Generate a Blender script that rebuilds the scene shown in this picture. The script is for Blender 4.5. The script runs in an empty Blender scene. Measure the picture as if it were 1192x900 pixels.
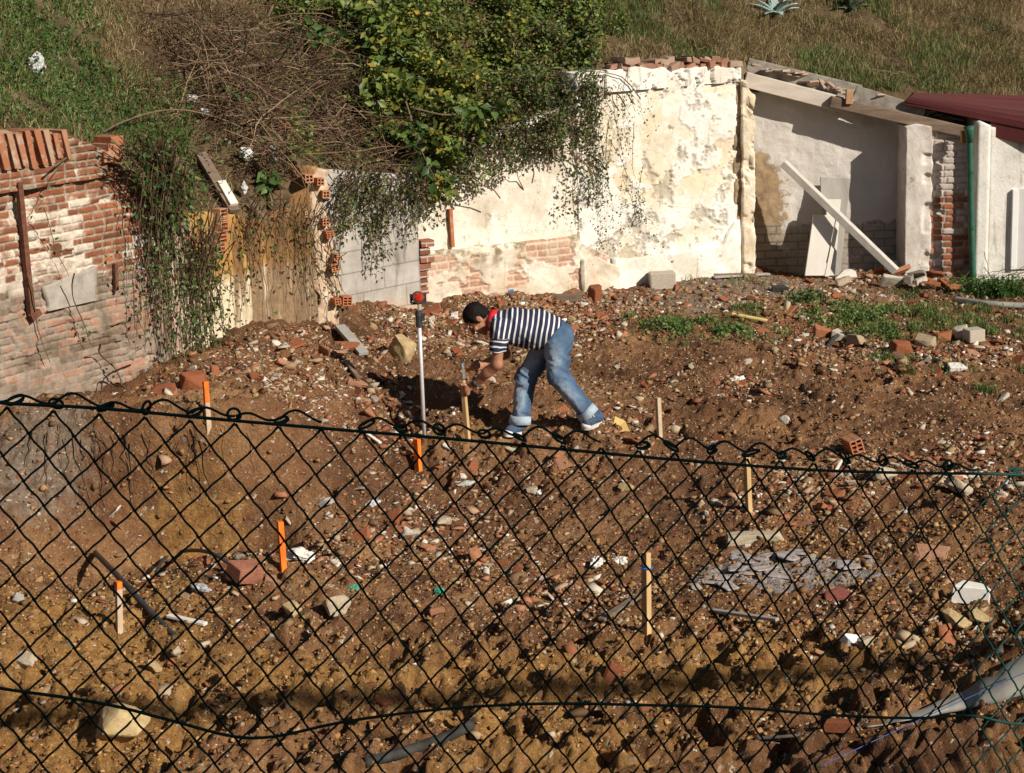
import bpy, math, random
import numpy as np
from mathutils import Vector, Matrix
rng = np.random.default_rng(7); random.seed(7)
S = bpy.context.scene; COL = S.collection
TAU = 2*math.pi
# ------------------------------------------------------------------ camera model (photo is 1192 x 900)
F, HC, PITCH, ROLL = 2200.0, 4.07, math.radians(13.5), math.radians(-2.0)
EYE = np.array([0, 0, HC])
_f = np.array([0, math.cos(PITCH), -math.sin(PITCH)]); _r0 = np.array([1., 0, 0]); _u0 = np.array([0, math.sin(PITCH), math.cos(PITCH)])
_r = _r0*math.cos(ROLL)+_u0*math.sin(ROLL); _u = -_r0*math.sin(ROLL)+_u0*math.cos(ROLL)
def ray(px, py): return _f+_r*((px-596)/F)+_u*((450-py)/F)
def at(px, py, Y):                       # point seen at a photo pixel, at plan distance Y
    d = ray(px, py); return EYE+d*(Y/d[1])
def at_z(px, py, z):
    d = ray(px, py); return EYE+d*((z-HC)/d[2])
def proj(P):
    q = np.asarray(P)-EYE; w = q@_f
    return 596+F*(q@_r)/w, 450-F*(q@_u)/w
# ------------------------------------------------------------------ noise
def _h(ix, iy, iz, seed):
    h = (ix.astype(np.int64)*374761393+iy.astype(np.int64)*668265263+iz.astype(np.int64)*2147483647+seed*974634777) & 0xffffffff
    h = ((h ^ (h >> 13))*1274126177) & 0xffffffff
    h = ((h ^ (h >> 16))*2246822519) & 0xffffffff
    return ((h ^ (h >> 15)) & 0xffffff)/float(0xffffff)
def vn2(x, y, seed=0):
    x = np.asarray(x, float); y = np.asarray(y, float)
    ix = np.floor(x); iy = np.floor(y); fx = x-ix; fy = y-iy
    fx = fx*fx*(3-2*fx); fy = fy*fy*(3-2*fy); z = np.zeros_like(ix)
    a = _h(ix, iy, z, seed); b = _h(ix+1, iy, z, seed); c = _h(ix, iy+1, z, seed); d = _h(ix+1, iy+1, z, seed)
    return (a*(1-fx)+b*fx)*(1-fy)+(c*(1-fx)+d*fx)*fy
def fbm(x, y, seed=0, o=4, g=.5):
    s = 0; a = 1; t = 0
    for i in range(o):
        s = s+a*vn2(x*2**i+i*17.3, y*2**i-i*9.1, seed+i); t += a; a *= g
    return s/t-.5
def vn3(x, y, z, seed=0):
    ix, iy, iz = np.floor(x), np.floor(y), np.floor(z); f = [x-ix, y-iy, z-iz]; f = [q*q*(3-2*q) for q in f]
    r = 0
    for a in (0, 1):
        for b in (0, 1):
            for c in (0, 1):
                w = (f[0] if a else 1-f[0])*(f[1] if b else 1-f[1])*(f[2] if c else 1-f[2])
                r = r+w*_h(ix+a, iy+b, iz+c, seed)
    return r
def sstep(a, b, x):
    t = np.clip((x-a)/(b-a), 0, 1); return t*t*(3-2*t)
# ------------------------------------------------------------------ objects
def tag(o, label=None, cat=None, group=None, kind=None):
    for k, v in (('label', label), ('category', cat), ('group', group), ('kind', kind)):
        if v: o[k] = v
    return o
def link(o, parent=None):
    COL.objects.link(o)
    if parent is not None: o.parent = parent
    return o
def empty(name, loc=(0, 0, 0), rz=0, **k):
    o = bpy.data.objects.new(name, None); o.location = loc; o.rotation_euler = (0, 0, rz); o.empty_display_size = .1
    link(o); return tag(o, **k)
def mesh(name, V, Fc, mat=None, parent=None, smooth=False, attrs=None, loc=None):
    V = np.asarray(V, np.float32).reshape(-1, 3); me = bpy.data.meshes.new(name)
    if isinstance(Fc, np.ndarray):
        n = Fc.shape[1]; me.vertices.add(len(V)); me.vertices.foreach_set('co', V.ravel())
        me.loops.add(Fc.size); me.loops.foreach_set('vertex_index', Fc.astype(np.int32).ravel())
        me.polygons.add(len(Fc)); me.polygons.foreach_set('loop_start', np.arange(0, Fc.size, n, dtype=np.int32))
        me.update(calc_edges=True)
    else:
        me.from_pydata([tuple(map(float, v)) for v in V], [], [tuple(int(i) for i in f) for f in Fc])
    if attrs:
        for k, a in attrs.items():
            a = np.asarray(a, np.float32)
            if a.ndim == 1: at_ = me.attributes.new(k, 'FLOAT', 'POINT'); at_.data.foreach_set('value', a)
            else:
                a4 = np.ones((len(V), 4), np.float32); a4[:, :3] = a
                at_ = me.attributes.new(k, 'FLOAT_COLOR', 'POINT'); at_.data.foreach_set('color', a4.ravel())
    if smooth: me.polygons.foreach_set('use_smooth', np.ones(len(me.polygons), bool))
    for m in (mat if isinstance(mat, (list, tuple)) else [mat]):
        if m: me.materials.append(m)
    o = bpy.data.objects.new(name, me)
    if loc is not None: o.location = loc
    return link(o, parent)
class MB:
    """collects shapes into ONE mesh"""
    def __init__(s): s.V = []; s.F = []; s.n = 0
    def add(s, V, Fc):
        V = np.asarray(V, float).reshape(-1, 3)
        s.F += [tuple(int(i)+s.n for i in f) for f in Fc]; s.V.append(V); s.n += len(V); return s
    def build(s, name, mat, parent=None, smooth=False, loc=None, bevel=0):
        o = mesh(name, np.concatenate(s.V), s.F, mat, parent, smooth, loc=loc)
        if bevel:
            b = o.modifiers.new('bevel', 'BEVEL'); b.width = bevel; b.segments = 2; b.limit_method = 'ANGLE'; b.angle_limit = .6
        return o
BOXF = [(0, 3, 2, 1), (4, 5, 6, 7), (0, 1, 5, 4), (1, 2, 6, 5), (2, 3, 7, 6), (3, 0, 4, 7)]
def boxV(x0, x1, y0, y1, z0, z1):
    return np.array([(x0, y0, z0), (x1, y0, z0), (x1, y1, z0), (x0, y1, z0), (x0, y0, z1), (x1, y0, z1), (x1, y1, z1), (x0, y1, z1)], float)
def frame_to(d, hint=(0, 0, 1)):
    d = np.asarray(d, float); d = d/np.linalg.norm(d); h = np.asarray(hint, float)
    if abs(d@h) > .95: h = np.array([1., 0, 0])
    a = np.cross(h, d); a /= np.linalg.norm(a); b = np.cross(d, a); return a, b, d
def bar(A, B, w, h, hint=(0, 0, 1), taper=1.0, cut=0):
    A = np.asarray(A, float); B = np.asarray(B, float); a, b, d = frame_to(B-A, hint); V = []
    for P, k in ((A, 1), (B, taper)):
        for x, y in ((-1, -1), (1, -1), (1, 1), (-1, 1)):
            V.append(P+a*x*w/2*k+b*y*h/2*k+d*(cut*x if P is B else 0))
    return np.array(V), BOXF
def tube(pts, rad, n=8, caps=True, closed=False):
    pts = np.asarray(pts, float); m = len(pts); rad = np.broadcast_to(np.asarray(rad, float), (m,))
    T = np.gradient(pts, axis=0); T /= (np.linalg.norm(T, axis=1, keepdims=True)+1e-12)
    a, b, _ = frame_to(T[0]); V = []; Fc = []
    for i in range(m):
        a = a-T[i]*(a@T[i]); a /= np.linalg.norm(a); b = np.cross(T[i], a)
        for k in range(n):
            t = TAU*k/n; V.append(pts[i]+rad[i]*(a*math.cos(t)+b*math.sin(t)))
    for i in range(m-1):
        for k in range(n): Fc.append((i*n+k, i*n+(k+1) % n, (i+1)*n+(k+1) % n, (i+1)*n+k))
    if caps: Fc += [tuple(range(n-1, -1, -1)), tuple((m-1)*n+k for k in range(n))]
    return np.array(V), Fc
def tubes_np(P, R, n=4):
    """P (N,m,3) polylines, R (N,m) radii -> V, quads"""
    N, m, _ = P.shape; T = np.gradient(P, axis=1); T /= np.linalg.norm(T, axis=2, keepdims=True)+1e-9
    h = np.tile(np.array([.31, .22, .92]), (N, m, 1)); a = np.cross(h, T); a /= np.linalg.norm(a, axis=2, keepdims=True)+1e-9; b = np.cross(T, a)
    k = np.arange(n)*TAU/n
    V = P[:, :, None, :]+R[:, :, None, None]*(a[:, :, None, :]*np.cos(k)[None, None, :, None]+b[:, :, None, :]*np.sin(k)[None, None, :, None])
    base = np.arange(N)[:, None, None]*m*n+np.arange(m-1)[None, :, None]*n; kk = np.arange(n)[None, None, :]; k2 = (kk+1) % n
    Q = np.stack([base+kk, base+k2, base+n+k2, base+n+kk], -1).reshape(-1, 4)
    return V.reshape(-1, 3), Q
def spline(pts, n=24):
    P = np.asarray(pts, float); P = np.vstack([2*P[0]-P[1], P, 2*P[-1]-P[-2]]); out = []
    m = len(P)-3; per = max(2, n//m)
    for i in range(m):
        p0, p1, p2, p3 = P[i:i+4]
        for t in np.linspace(0, 1, per, endpoint=False):
            out.append(.5*((2*p1)+(-p0+p2)*t+(2*p0-5*p1+4*p2-p3)*t*t+(-p0+3*p1-3*p2+p3)*t**3))
    out.append(P[-2]); return np.array(out)
def unit(v): return v/(np.linalg.norm(v, axis=-1, keepdims=True)+1e-9)
def leaves_np(C, size, up=None, droop=.3, wid=.62, fold=.25, seed=0, face=None):
    """folded leaf faces: C (N,3), size (N,). 4 tris each: real leaf outline, its own tilt"""
    r = np.random.default_rng(seed); N = len(C)
    d = r.normal(size=(N, 3)); d[:, 2] = d[:, 2]*.6-droop; d = unit(d)
    nn = r.normal(size=(N, 3))*.6+(np.array([.25, -.6, .7]) if face is None else face); s = unit(np.cross(d, nn)); nn = unit(np.cross(s, d))
    L = np.asarray(size)[:, None]
    b = C; t = C+d*L; m = C+d*L*.5-nn*L*fold*.25
    l = C+d*L*.42+s*L*wid*.5+nn*L*fold*.35; q = C+d*L*.42-s*L*wid*.5+nn*L*fold*.35
    V = np.stack([b, l, t, q, m], 1).reshape(-1, 3); i = np.arange(N)[:, None]*5
    Fc = np.stack([i+np.array([[0, 1, 4]]), i+np.array([[1, 2, 4]]), i+np.array([[2, 3, 4]]), i+np.array([[3, 0, 4]])], 1).reshape(-1, 3)
    return V, Fc
def blades_np(B, h, w, lean, seed=0):
    r = np.random.default_rng(seed); N = len(B); a = r.uniform(0, TAU, N)
    s = np.stack([np.cos(a), np.sin(a), 0*a], 1)*np.asarray(w)[:, None]*.5
    ld = np.stack([np.cos(a+1.3+r.normal(size=N)), np.sin(a+1.3+r.normal(size=N)), 0*a], 1)*(np.asarray(lean)*h)[:, None]
    u = np.array([0, 0, 1.])*np.asarray(h)[:, None]
    p1 = B+u*.5+ld*.25; p2 = B+u*(.95-.3*np.asarray(lean)[:, None])+ld
    V = np.stack([B-s, B+s, p1+s*.8, p1-s*.8, p2], 1).reshape(-1, 3); i = np.arange(N)[:, None]*5
    Fc = np.stack([i+np.array([[0, 1, 2]]), i+np.array([[0, 2, 3]]), i+np.array([[3, 2, 4]])], 1).reshape(-1, 3)
    return V, Fc
def cat_np(parts):
    V = []; Q = []; n = 0
    for v, q in parts: V.append(v); Q.append(q+n); n += len(v)
    return np.concatenate(V), np.concatenate(Q)
# ------------------------------------------------------------------ material nodes
class NT:
    def __init__(s, name, rough=.85, spec=.3):
        m = bpy.data.materials.new(name); m.use_nodes = True; s.m = m; s.t = m.node_tree; s.N = s.t.nodes
        s.b = s.N['Principled BSDF']; s.b.inputs['Roughness'].default_value = rough; s.b.inputs['Specular IOR Level'].default_value = spec
        s._tc = None
    def n(s, t): return s.N.new(t)
    def L(s, a, b):
        if isinstance(a, (int, float)): b.default_value = a
        elif isinstance(a, (tuple, list)): b.default_value = tuple(a)+((1,) if len(a) == 3 and len(b.default_value) == 4 else ())
        else: s.t.links.new(a, b)
    def obj(s):
        if not s._tc: s._tc = s.n('ShaderNodeTexCoord')
        return s._tc.outputs['Object']
    def mp(s, v, scale=(1, 1, 1), loc=(0, 0, 0), rot=(0, 0, 0)):
        x = s.n('ShaderNodeMapping'); s.L(v, x.inputs[0]); x.inputs['Scale'].default_value = scale; x.inputs['Location'].default_value = loc; x.inputs['Rotation'].default_value = rot; return x.outputs[0]
    def noise(s, sc, det=5, ro=.6, v=None, dist=0):
        x = s.n('ShaderNodeTexNoise'); s.L(v or s.obj(), x.inputs['Vector']); x.inputs['Scale'].default_value = sc; x.inputs['Detail'].default_value = det; x.inputs['Roughness'].default_value = ro; x.inputs['Distortion'].default_value = dist; return x.outputs['Fac']
    def vor(s, sc, v=None, feat='F1', out='Distance', rnd=1):
        x = s.n('ShaderNodeTexVoronoi'); x.feature = feat; s.L(v or s.obj(), x.inputs['Vector']); x.inputs['Scale'].default_value = sc; x.inputs['Randomness'].default_value = rnd; return x.outputs[out]
    def ramp(s, f, st, interp='LINEAR'):
        x = s.n('ShaderNodeValToRGB'); s.L(f, x.inputs[0]); e = x.color_ramp.elements; x.color_ramp.interpolation = interp
        while len(e) < len(st): e.new(.5)
        for q, (p, c) in zip(e, st):
            q.position = p; q.color = (c, c, c, 1) if isinstance(c, (int, float)) else tuple(c)+(1,)
        return x.outputs[0]
    def mix(s, f, a, b, mode='MIX'):
        x = s.n('ShaderNodeMix'); x.data_type = 'RGBA'; x.blend_type = mode; s.L(f, x.inputs[0]); s.L(a, x.inputs[6]); s.L(b, x.inputs[7]); return x.outputs[2]
    def ma(s, op, a, b=0., c=None, clamp=False):
        x = s.n('ShaderNodeMath'); x.operation = op; x.use_clamp = clamp; s.L(a, x.inputs[0]); s.L(b, x.inputs[1])
        if c is not None: s.L(c, x.inputs[2])
        return x.outputs[0]
    def ss(s, v, a, b, lo=0., hi=1.):
        x = s.n('ShaderNodeMapRange'); x.interpolation_type = 'SMOOTHSTEP'; s.L(v, x.inputs[0]); x.inputs[1].default_value = a; x.inputs[2].default_value = b; x.inputs[3].default_value = lo; x.inputs[4].default_value = hi; return x.outputs[0]
    def sep(s, v=None):
        x = s.n('ShaderNodeSeparateXYZ'); s.L(v or s.obj(), x.inputs[0]); return x.outputs
    def comb(s, a, b, c):
        x = s.n('ShaderNodeCombineXYZ'); s.L(a, x.inputs[0]); s.L(b, x.inputs[1]); s.L(c, x.inputs[2]); return x.outputs[0]
    def attr(s, nm, out='Fac'):
        x = s.n('ShaderNodeAttribute'); x.attribute_name = nm; return x.outputs[out]
    def island(s): return s.n('ShaderNodeNewGeometry').outputs['Random Per Island']
    def orand(s): return s.n('ShaderNodeObjectInfo').outputs['Random']
    def white(s, v):
        x = s.n('ShaderNodeTexWhiteNoise'); x.noise_dimensions = '1D'; s.L(v, x.inputs['W']); return x.outputs['Value']
    def bump(s, h, st=.5, dist=.01, prev=None):
        x = s.n('ShaderNodeBump'); x.inputs['Strength'].default_value = st; x.inputs['Distance'].default_value = dist; s.L(h, x.inputs['Height'])
        if prev: s.L(prev, x.inputs['Normal'])
        return x.outputs[0]
    def out(s, col=None, nrm=None, rough=None):
        if col is not None: s.L(col, s.b.inputs['Base Color'])
        if nrm is not None: s.L(nrm, s.b.inputs['Normal'])
        if rough is not None: s.L(rough, s.b.inputs['Roughness'])
        return s.m
def simple(name, a, b, sc=20, rough=.8, bump=.3, dist=.004, spec=.3, stretch=(1, 1, 1), metal=0):
    m = NT(name, rough, spec); v = m.mp(m.obj(), stretch); n = m.noise(sc, 6, .65, v)
    m.b.inputs['Metallic'].default_value = metal
    return m.out(m.ramp(n, [(.3, a), (.7, b)]), m.bump(m.noise(sc*2.3, 6, .7, v), bump, dist))
# ------------------------------------------------------------------ ground heights: control points (photo pixel, height) -> plan
CP = [(0,900,0),(300,900,0),(600,900,0),(900,900,0),(1192,900,.05),(40,760,.1),(150,760,.03),(420,760,0),(600,770,.0),(800,780,0),(60,690,.10),(12,655,.16),(60,630,.15),(120,616,.15),(180,608,.15),(240,606,.14),(300,602,.13),(12,486,.84),(60,490,.84),(120,490,.84),(180,490,.84),(240,493,.82),(290,500,.75),(170,470,.85),(-80,486,.8),
 (250,445,.86),(270,405,.9),(250,655,.08),(345,610,.10),(400,535,.30),(345,500,.56),(300,440,.8),(375,378,.82),(400,430,.66),(440,400,.6),(430,378,.68),(483,350,.6),(560,342,.56),(620,337,.53),(690,329,.5),(780,322,.46),(860,308,.42),
 (910,318,.3),(970,322,.28),(1050,328,.28),(1100,338,.2),(1180,345,.16),(500,548,.04),(600,548,.08),(545,505,.25),(490,508,.22),(600,505,.26),(690,500,.29),(700,552,.1),(450,480,.36),(560,440,.36),(650,420,.36),(800,500,.2),(770,400,.34),(900,380,.26),(900,460,.2),(1000,420,.22),
 (1180,400,.14),(1180,470,.14),(900,600,.05),(752,740,0),(1180,600,.1),(1180,780,.15),(1060,745,.05),(480,650,0),(650,680,0),(900,700,0),(1000,540,.13),(1250,340,.15),(1300,600,.1)]
cp = np.array([np.r_[at_z(a, b, c)[:2], c] for a, b, c in CP])
def _phi(r): return np.where(r > 1e-9, r*r*np.log(np.maximum(r, 1e-9)), 0)
_n = len(cp); _K = _phi(np.linalg.norm(cp[:, None, :2]-cp[None, :, :2], axis=2))+np.eye(_n)*.004
_A = np.block([[_K, np.c_[np.ones(_n), cp[:, :2]]], [np.c_[np.ones(_n), cp[:, :2]].T, np.zeros((3, 3))]])
_w = np.linalg.solve(_A, np.r_[cp[:, 2], 0, 0, 0])
cx = np.linspace(-6.5, 8.5, 170); cy = np.linspace(7, 24.5, 260)
GX, GY = np.meshgrid(cx, cy, indexing='ij'); _q = np.stack([GX.ravel(), GY.ravel()], 1)
CG = (_phi(np.linalg.norm(_q[:, None]-cp[None, :, :2], axis=2))@_w[:_n]+_w[_n]+_q@_w[_n+1:]).reshape(GX.shape)
CG = np.clip(CG, -.12, .95)
def bil(xs, ys, Z, x, y):
    x = np.clip(x, xs[0], xs[-1]); y = np.clip(y, ys[0], ys[-1])
    i = np.clip(np.searchsorted(xs, x)-1, 0, len(xs)-2); j = np.clip(np.searchsorted(ys, y)-1, 0, len(ys)-2)
    u = (x-xs[i])/(xs[i+1]-xs[i]); v = (y-ys[j])/(ys[j+1]-ys[j])
    return (Z[i, j]*(1-u)+Z[i+1, j]*u)*(1-v)+(Z[i, j+1]*(1-u)+Z[i+1, j+1]*u)*v
gx = np.r_[-300, -80, -30, -15, -9, np.arange(-6.2, -4.2, .05), np.arange(-4.2, 6.0, .0165), np.arange(6.0, 8.4, .06), 12, 20, 40, 100, 300]
gy = np.r_[-300, -60, -15, -4, 0, 2, 2.5, 2.9, 3.2, 3.5, 3.9, 4.4, 5, 6, 7, 8, np.arange(8.6, 15.5, .0165), np.arange(15.5, 22.2, .024), np.arange(22.2, 24, .2), 26, 30, 45, 100, 300]
X, Y = np.meshgrid(gx, gy, indexing='ij')
base = bil(cx, cy, CG, X, Y)
# churned zones (clods) : strongest at the near edge and round the man's bank
def blob(X, Y, px, py, rx, ry, z=.15):
    """a soft spot on the ground: centre at a photo pixel, radii in metres across / along"""
    c = at_z(px, py, z); return np.exp(-(((X-c[0])/rx)**2+((Y-c[1])/ry)**2))
churn = np.clip(.50+.85*sstep(11.4, 9.4, Y)+.6*blob(X, Y, 470, 450, .8, 1.0, .4)+.7*blob(X, Y, 870, 490, .7, .5)+.6*blob(X, Y, 1000, 450, .8, .7)+.5*blob(X, Y, 600, 530, 1.0, .5)
    +.6*blob(X, Y, 340, 640, .6, .6)+.6*blob(X, Y, 1080, 760, .5, .5)-.35*blob(X, Y, 240, 560, .7, .6, .5)-.3*blob(X, Y, 850, 330, 1.3, 1.0, .4)-.35*blob(X, Y, 880, 655, .8, .4)-.3*blob(X, Y, 1050, 480, 1.3, 1.2)-.25*blob(X, Y, 700, 450, .8, 1.2, .3)-.5*blob(X, Y, 597, 506, .3, .3, .26)-.45*blob(X, Y, 690, 498, .25, .25, .28), .08, 1.5)
det = .085*fbm(X*1.3, Y*1.3, 3, 3)+churn*(.15*fbm(X*2.7, Y*2.7, 11, 3)+.10*(np.abs(fbm(X*6, Y*6, 21, 3))*-2+.3)+.10*fbm(X*13, Y*13, 31, 3, .65)-.075*sstep(.66, .80, vn2(X*5.3+fbm(X*9, Y*9, 37, 2), Y*5.3, 39)))+.020*(np.abs(fbm(X*19, Y*19, 6, 2))*-2+.4)*np.clip(churn, .3, 1)+.028*fbm(X*28, Y*28, 5, 2)
inpit = sstep(4.4, 8.6, Y)*sstep(24, 22, Y)
H = base*sstep(4.6, 8, Y)+det*inpit
for px, py, dep, r in ((105,856,.16,.16),(430,745,.1,.18),(690,806,.08,.2),(540,712,.08,.16),(455,445,.05,.25),(600,470,.06,.25),(1075,812,.12,.28),(930,585,.10,.2),(480,765,.07,.2),(860,470,.09,.22),(1030,575,.08,.2),(60,730,.07,.15)):
    H -= dep*blob(X, Y, px, py, r, r*.7)
street = sstep(4.7, 3.3, Y); H = H*(1-street)+2.45*street
def gz(x, y): return bil(gx, gy, H, np.asarray(x, float), np.asarray(y, float))
_ts = np.linspace(6, 26, 2400)
def hit(px, py):
    d = ray(px, py); P = EYE[None]+d[None]*(_ts/d[1])[:, None]; b = np.nonzero(P[:, 2] < gz(P[:, 0], P[:, 1]))[0]
    return P[b[0]] if len(b) else P[-1]
ochre = np.clip(.9*sstep(12.0, 9.6, Y)*(.6+1.5*fbm(X*.9, Y*.9, 41, 3))+.7*blob(X, Y, 225, 600, .5, .22, .2)+.6*blob(X, Y, 120, 700, .8, .7)+.5*blob(X, Y, 900, 760, .5, .4)+.5*blob(X, Y, 560, 515, .7, .25), 0, 1)
redz = np.clip(.8*blob(X, Y, 710, 360, .5, .7, .45)+.75*blob(X, Y, 960, 375, .9, .8, .25)+.5*blob(X, Y, 640, 350, 1.2, .6, .5)+.5*blob(X, Y, 1030, 420, .9, 1.0, .2)+.45*blob(X, Y, 330, 420, .5, .6, .8)+.25*blob(X, Y, 1050, 520, 1.2, .8), 0, 1)
greyz = np.clip(1.1*blob(X, Y, 860, 328, 1.0, .7, .4)+.9*blob(X, Y, 780, 348, .7, .4, .42)+.5*blob(X, Y, 1030, 345, .6, .5, .25)+1.0*blob(X, Y, 55, 545, .40, .35, .5)+.5*blob(X, Y, 15, 600, .4, .3, .3), 0, 1)
cemz = np.clip((1.0*blob(X, Y, 885, 664, .38, .36, .0)+.9*blob(X, Y, 835, 678, .2, .2, 0)+.75*blob(X, Y, 1000, 668, .5, .25, .02))*(.25+1.2*vn2(X*4.5, Y*4.5, 55))+.75*blob(X, Y, 885, 620, .3, .06, .03)+.5*blob(X, Y, 905, 690, .1, .1, 0), 0, 1.3)
cemz = cemz*(1-sstep(7, 6, Y))
# ------------------------------------------------------------------ ground material
m = NT('packed_dirt', .95, .15)
n1 = m.noise(1.1, 7, .62); n2 = m.noise(7, 8, .7); n3 = m.noise(38, 6, .75)
base_c = m.ramp(m.ma('ADD', m.ma('MULTIPLY', n1, .72), m.ma('MULTIPLY', n2, .28)), [(.36, (.085, .041, .021)), (.46, (.165, .081, .040)), (.55, (.27, .138, .064)), (.66, (.40, .23, .11))])
och = m.ramp(m.noise(9, 6, .7), [(.3, (.17, .085, .028)), (.5, (.36, .19, .060)), (.7, (.53, .315, .112))])
c = m.mix(m.ss(m.ma('ADD', m.attr('ochre'), m.ma('MULTIPLY', m.ma('SUBTRACT', n2, .5), 1.5)), .25, .75), base_c, och)
red = m.ramp(n3, [(.3, (.16, .05, .024)), (.7, (.36, .13, .06))])
c = m.mix(m.ma('MULTIPLY', m.ss(m.ma('ADD', m.attr('redz'), m.ma('MULTIPLY', m.ma('SUBTRACT', n2, .5), 1.6)), .3, .8), .75), c, red)
gry = m.ramp(m.noise(14, 8, .7), [(.3, (.15, .11, .078)), (.7, (.38, .31, .235))])
c = m.mix(m.ma('MULTIPLY', m.ss(m.ma('ADD', m.attr('greyz'), m.ma('MULTIPLY', m.ma('SUBTRACT', n2, .5), 1.5)), .3, .75), .85), c, gry)
cemc = m.ramp(m.noise(11, 8, .7), [(.3, (.26, .215, .18)), (.65, (.50, .46, .445))])
cf = m.ss(m.ma('ADD', m.attr('cemz'), m.ma('MULTIPLY', m.ma('SUBTRACT', m.noise(13, 8, .75), .5), 2.2)), .5, .68)
c = m.mix(cf, c, cemc)
c = m.mix(m.ss(n3, .35, .75, 0, .45), c, m.mix(1, c, (.5, .46, .42), 'MULTIPLY'))
for sc, th, seed in ((30, .86, 0), (62, .87, 3.7), (115, .88, 9.1)):        # crumbs of brick, mortar and gravel trodden into the dirt
    v = m.mp(m.obj(), (1, 1, 1), (seed, seed*.7, 0)); v2 = m.mix(.06, v, m.noise(sc*1.3, 2, .5, v), 'ADD')
    dist = m.vor(sc, v2); colr = m.vor(sc, v2, out='Color'); r = m.sep(colr)
    k = m.ma('MULTIPLY', m.ma('GREATER_THAN', r[0], th), m.ma('LESS_THAN', m.ma('MULTIPLY', dist, m.ma('ADD', .7, r[2])), .36))
    cc = m.ramp(r[1], [(0, (.30, .095, .045)), (.3, (.40, .30, .20)), (.55, (.40, .14, .07)), (.62, (.55, .48, .38)), (.8, (.22, .19, .17)), (.94, (.60, .55, .48))], 'CONSTANT')
    c = m.mix(m.ma('MULTIPLY', k, m.ma('SUBTRACT', 1., m.ma('MULTIPLY', cf, .6))), c, cc)
hgt = m.ma('ADD', m.ma('MULTIPLY', n3, 1.), m.ma('MULTIPLY', m.vor(46, out='Distance'), -.7))
M_DIRT = m.out(c, m.bump(m.noise(150, 5, .75), .8, .010, m.bump(m.ma('ADD', m.vor(95, out='Distance'), m.noise(70, 5, .75)), .55, -.010, m.bump(hgt, .85, .028))))
NX, NY = X.shape
idx = np.arange(NX*NY).reshape(NX, NY)
Q = np.stack([idx[:-1, :-1], idx[1:, :-1], idx[1:, 1:], idx[:-1, 1:]], -1).reshape(-1, 4)
ground = mesh('ground', np.stack([X, Y, H], -1).reshape(-1, 3), Q, M_DIRT, smooth=True, attrs={'ochre': ochre.ravel(), 'redz': redz.ravel(), 'greyz': greyz.ravel(), 'cemz': cemz.ravel()})
tag(ground, 'bare brown dirt of the cleared building plot strewn with rubble', 'ground', kind='structure')
# ------------------------------------------------------------------ walls
class Fr:
    """a wall's own frame: x along the wall, y into it (away from the camera), z up"""
    def __init__(s, P, Qp, z0=0):
        s.P = np.array(P[:2]); d = np.array(Qp[:2])-s.P; s.len = np.linalg.norm(d); s.d = d/s.len; s.n = np.array([-s.d[1], s.d[0]])
        s.rz = math.atan2(s.d[1], s.d[0])
    def uz(s, px, py):
        r = ray(px, py); e = s.P-EYE[:2]; t = (e@s.n)/(r[:2]@s.n); W = EYE+r*t
        return (W[:2]-s.P)@s.d, W[2]
    def w(s, u, y, z): q = s.P+s.d*u+s.n*y; return np.array([q[0], q[1], z])
    def empty(s, name, **k): return empty(name, (s.P[0], s.P[1], 0), s.rz, **k)
def wallmesh(name, fr, u0, u1, top, zb, thick, mat, parent, disp=None, du=.025, jag=0., seed=0, side=None, y0=0., fields=None):
    """front sheet with real relief, top, ends and back; top is a list of (u, z)"""
    us = np.linspace(u0, u1, max(3, int((u1-u0)/du)+1)); tp = np.array(sorted(top)); zt = np.interp(us, tp[:, 0], tp[:, 1])
    if jag: zt = zt+jag*(fbm(us*7, us*0+seed, seed, 3)+.8*np.round(fbm(us*4.1, us*0+3, seed+5, 1)*3)/3)
    nz = max(3, int((zt.max()-zb)/du)+1); t = np.linspace(0, 1, nz)
    U = np.repeat(us[:, None], nz, 1); Z = zb+(zt[:, None]-zb)*t[None]
    D = disp(U, Z) if disp is not None else 0*U
    if side is not None:     # ragged vertical ends
        U = U.copy(); a, b = side
        U[0] += a*fbm(Z[0]*6, Z[0]*0+seed, seed+9, 3); U[-1] += b*fbm(Z[-1]*6, Z[-1]*0+seed+4, seed+8, 3)
    Ff = np.stack([U, y0-D, Z], -1); V = [Ff.reshape(-1, 3)]; n = len(us); id_ = np.arange(n*nz).reshape(n, nz)
    q = [np.stack([id_[:-1, :-1], id_[1:, :-1], id_[1:, 1:], id_[:-1, 1:]], -1).reshape(-1, 4)]
    B = np.stack([U, np.full_like(U, y0+thick), Z], -1); V.append(B.reshape(-1, 3)); ib = id_+n*nz
    q.append(np.stack([ib[:-1, 1:], ib[1:, 1:], ib[1:, :-1], ib[:-1, :-1]], -1).reshape(-1, 4))
    q.append(np.stack([id_[:-1, -1], id_[1:, -1], ib[1:, -1], ib[:-1, -1]], -1))
    q.append(np.stack([id_[0, 1:], ib[0, 1:], ib[0, :-1], id_[0, :-1]], -1)); q.append(np.stack([id_[-1, :-1], ib[-1, :-1], ib[-1, 1:], id_[-1, 1:]], -1))
    at_ = None
    if fields: fl = fields(U, Z); at_ = {k: np.concatenate([a.ravel(), a.ravel()]) for k, a in fl.items()}
    return mesh(name, np.concatenate(V), np.concatenate(q), mat, parent, attrs=at_)
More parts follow.
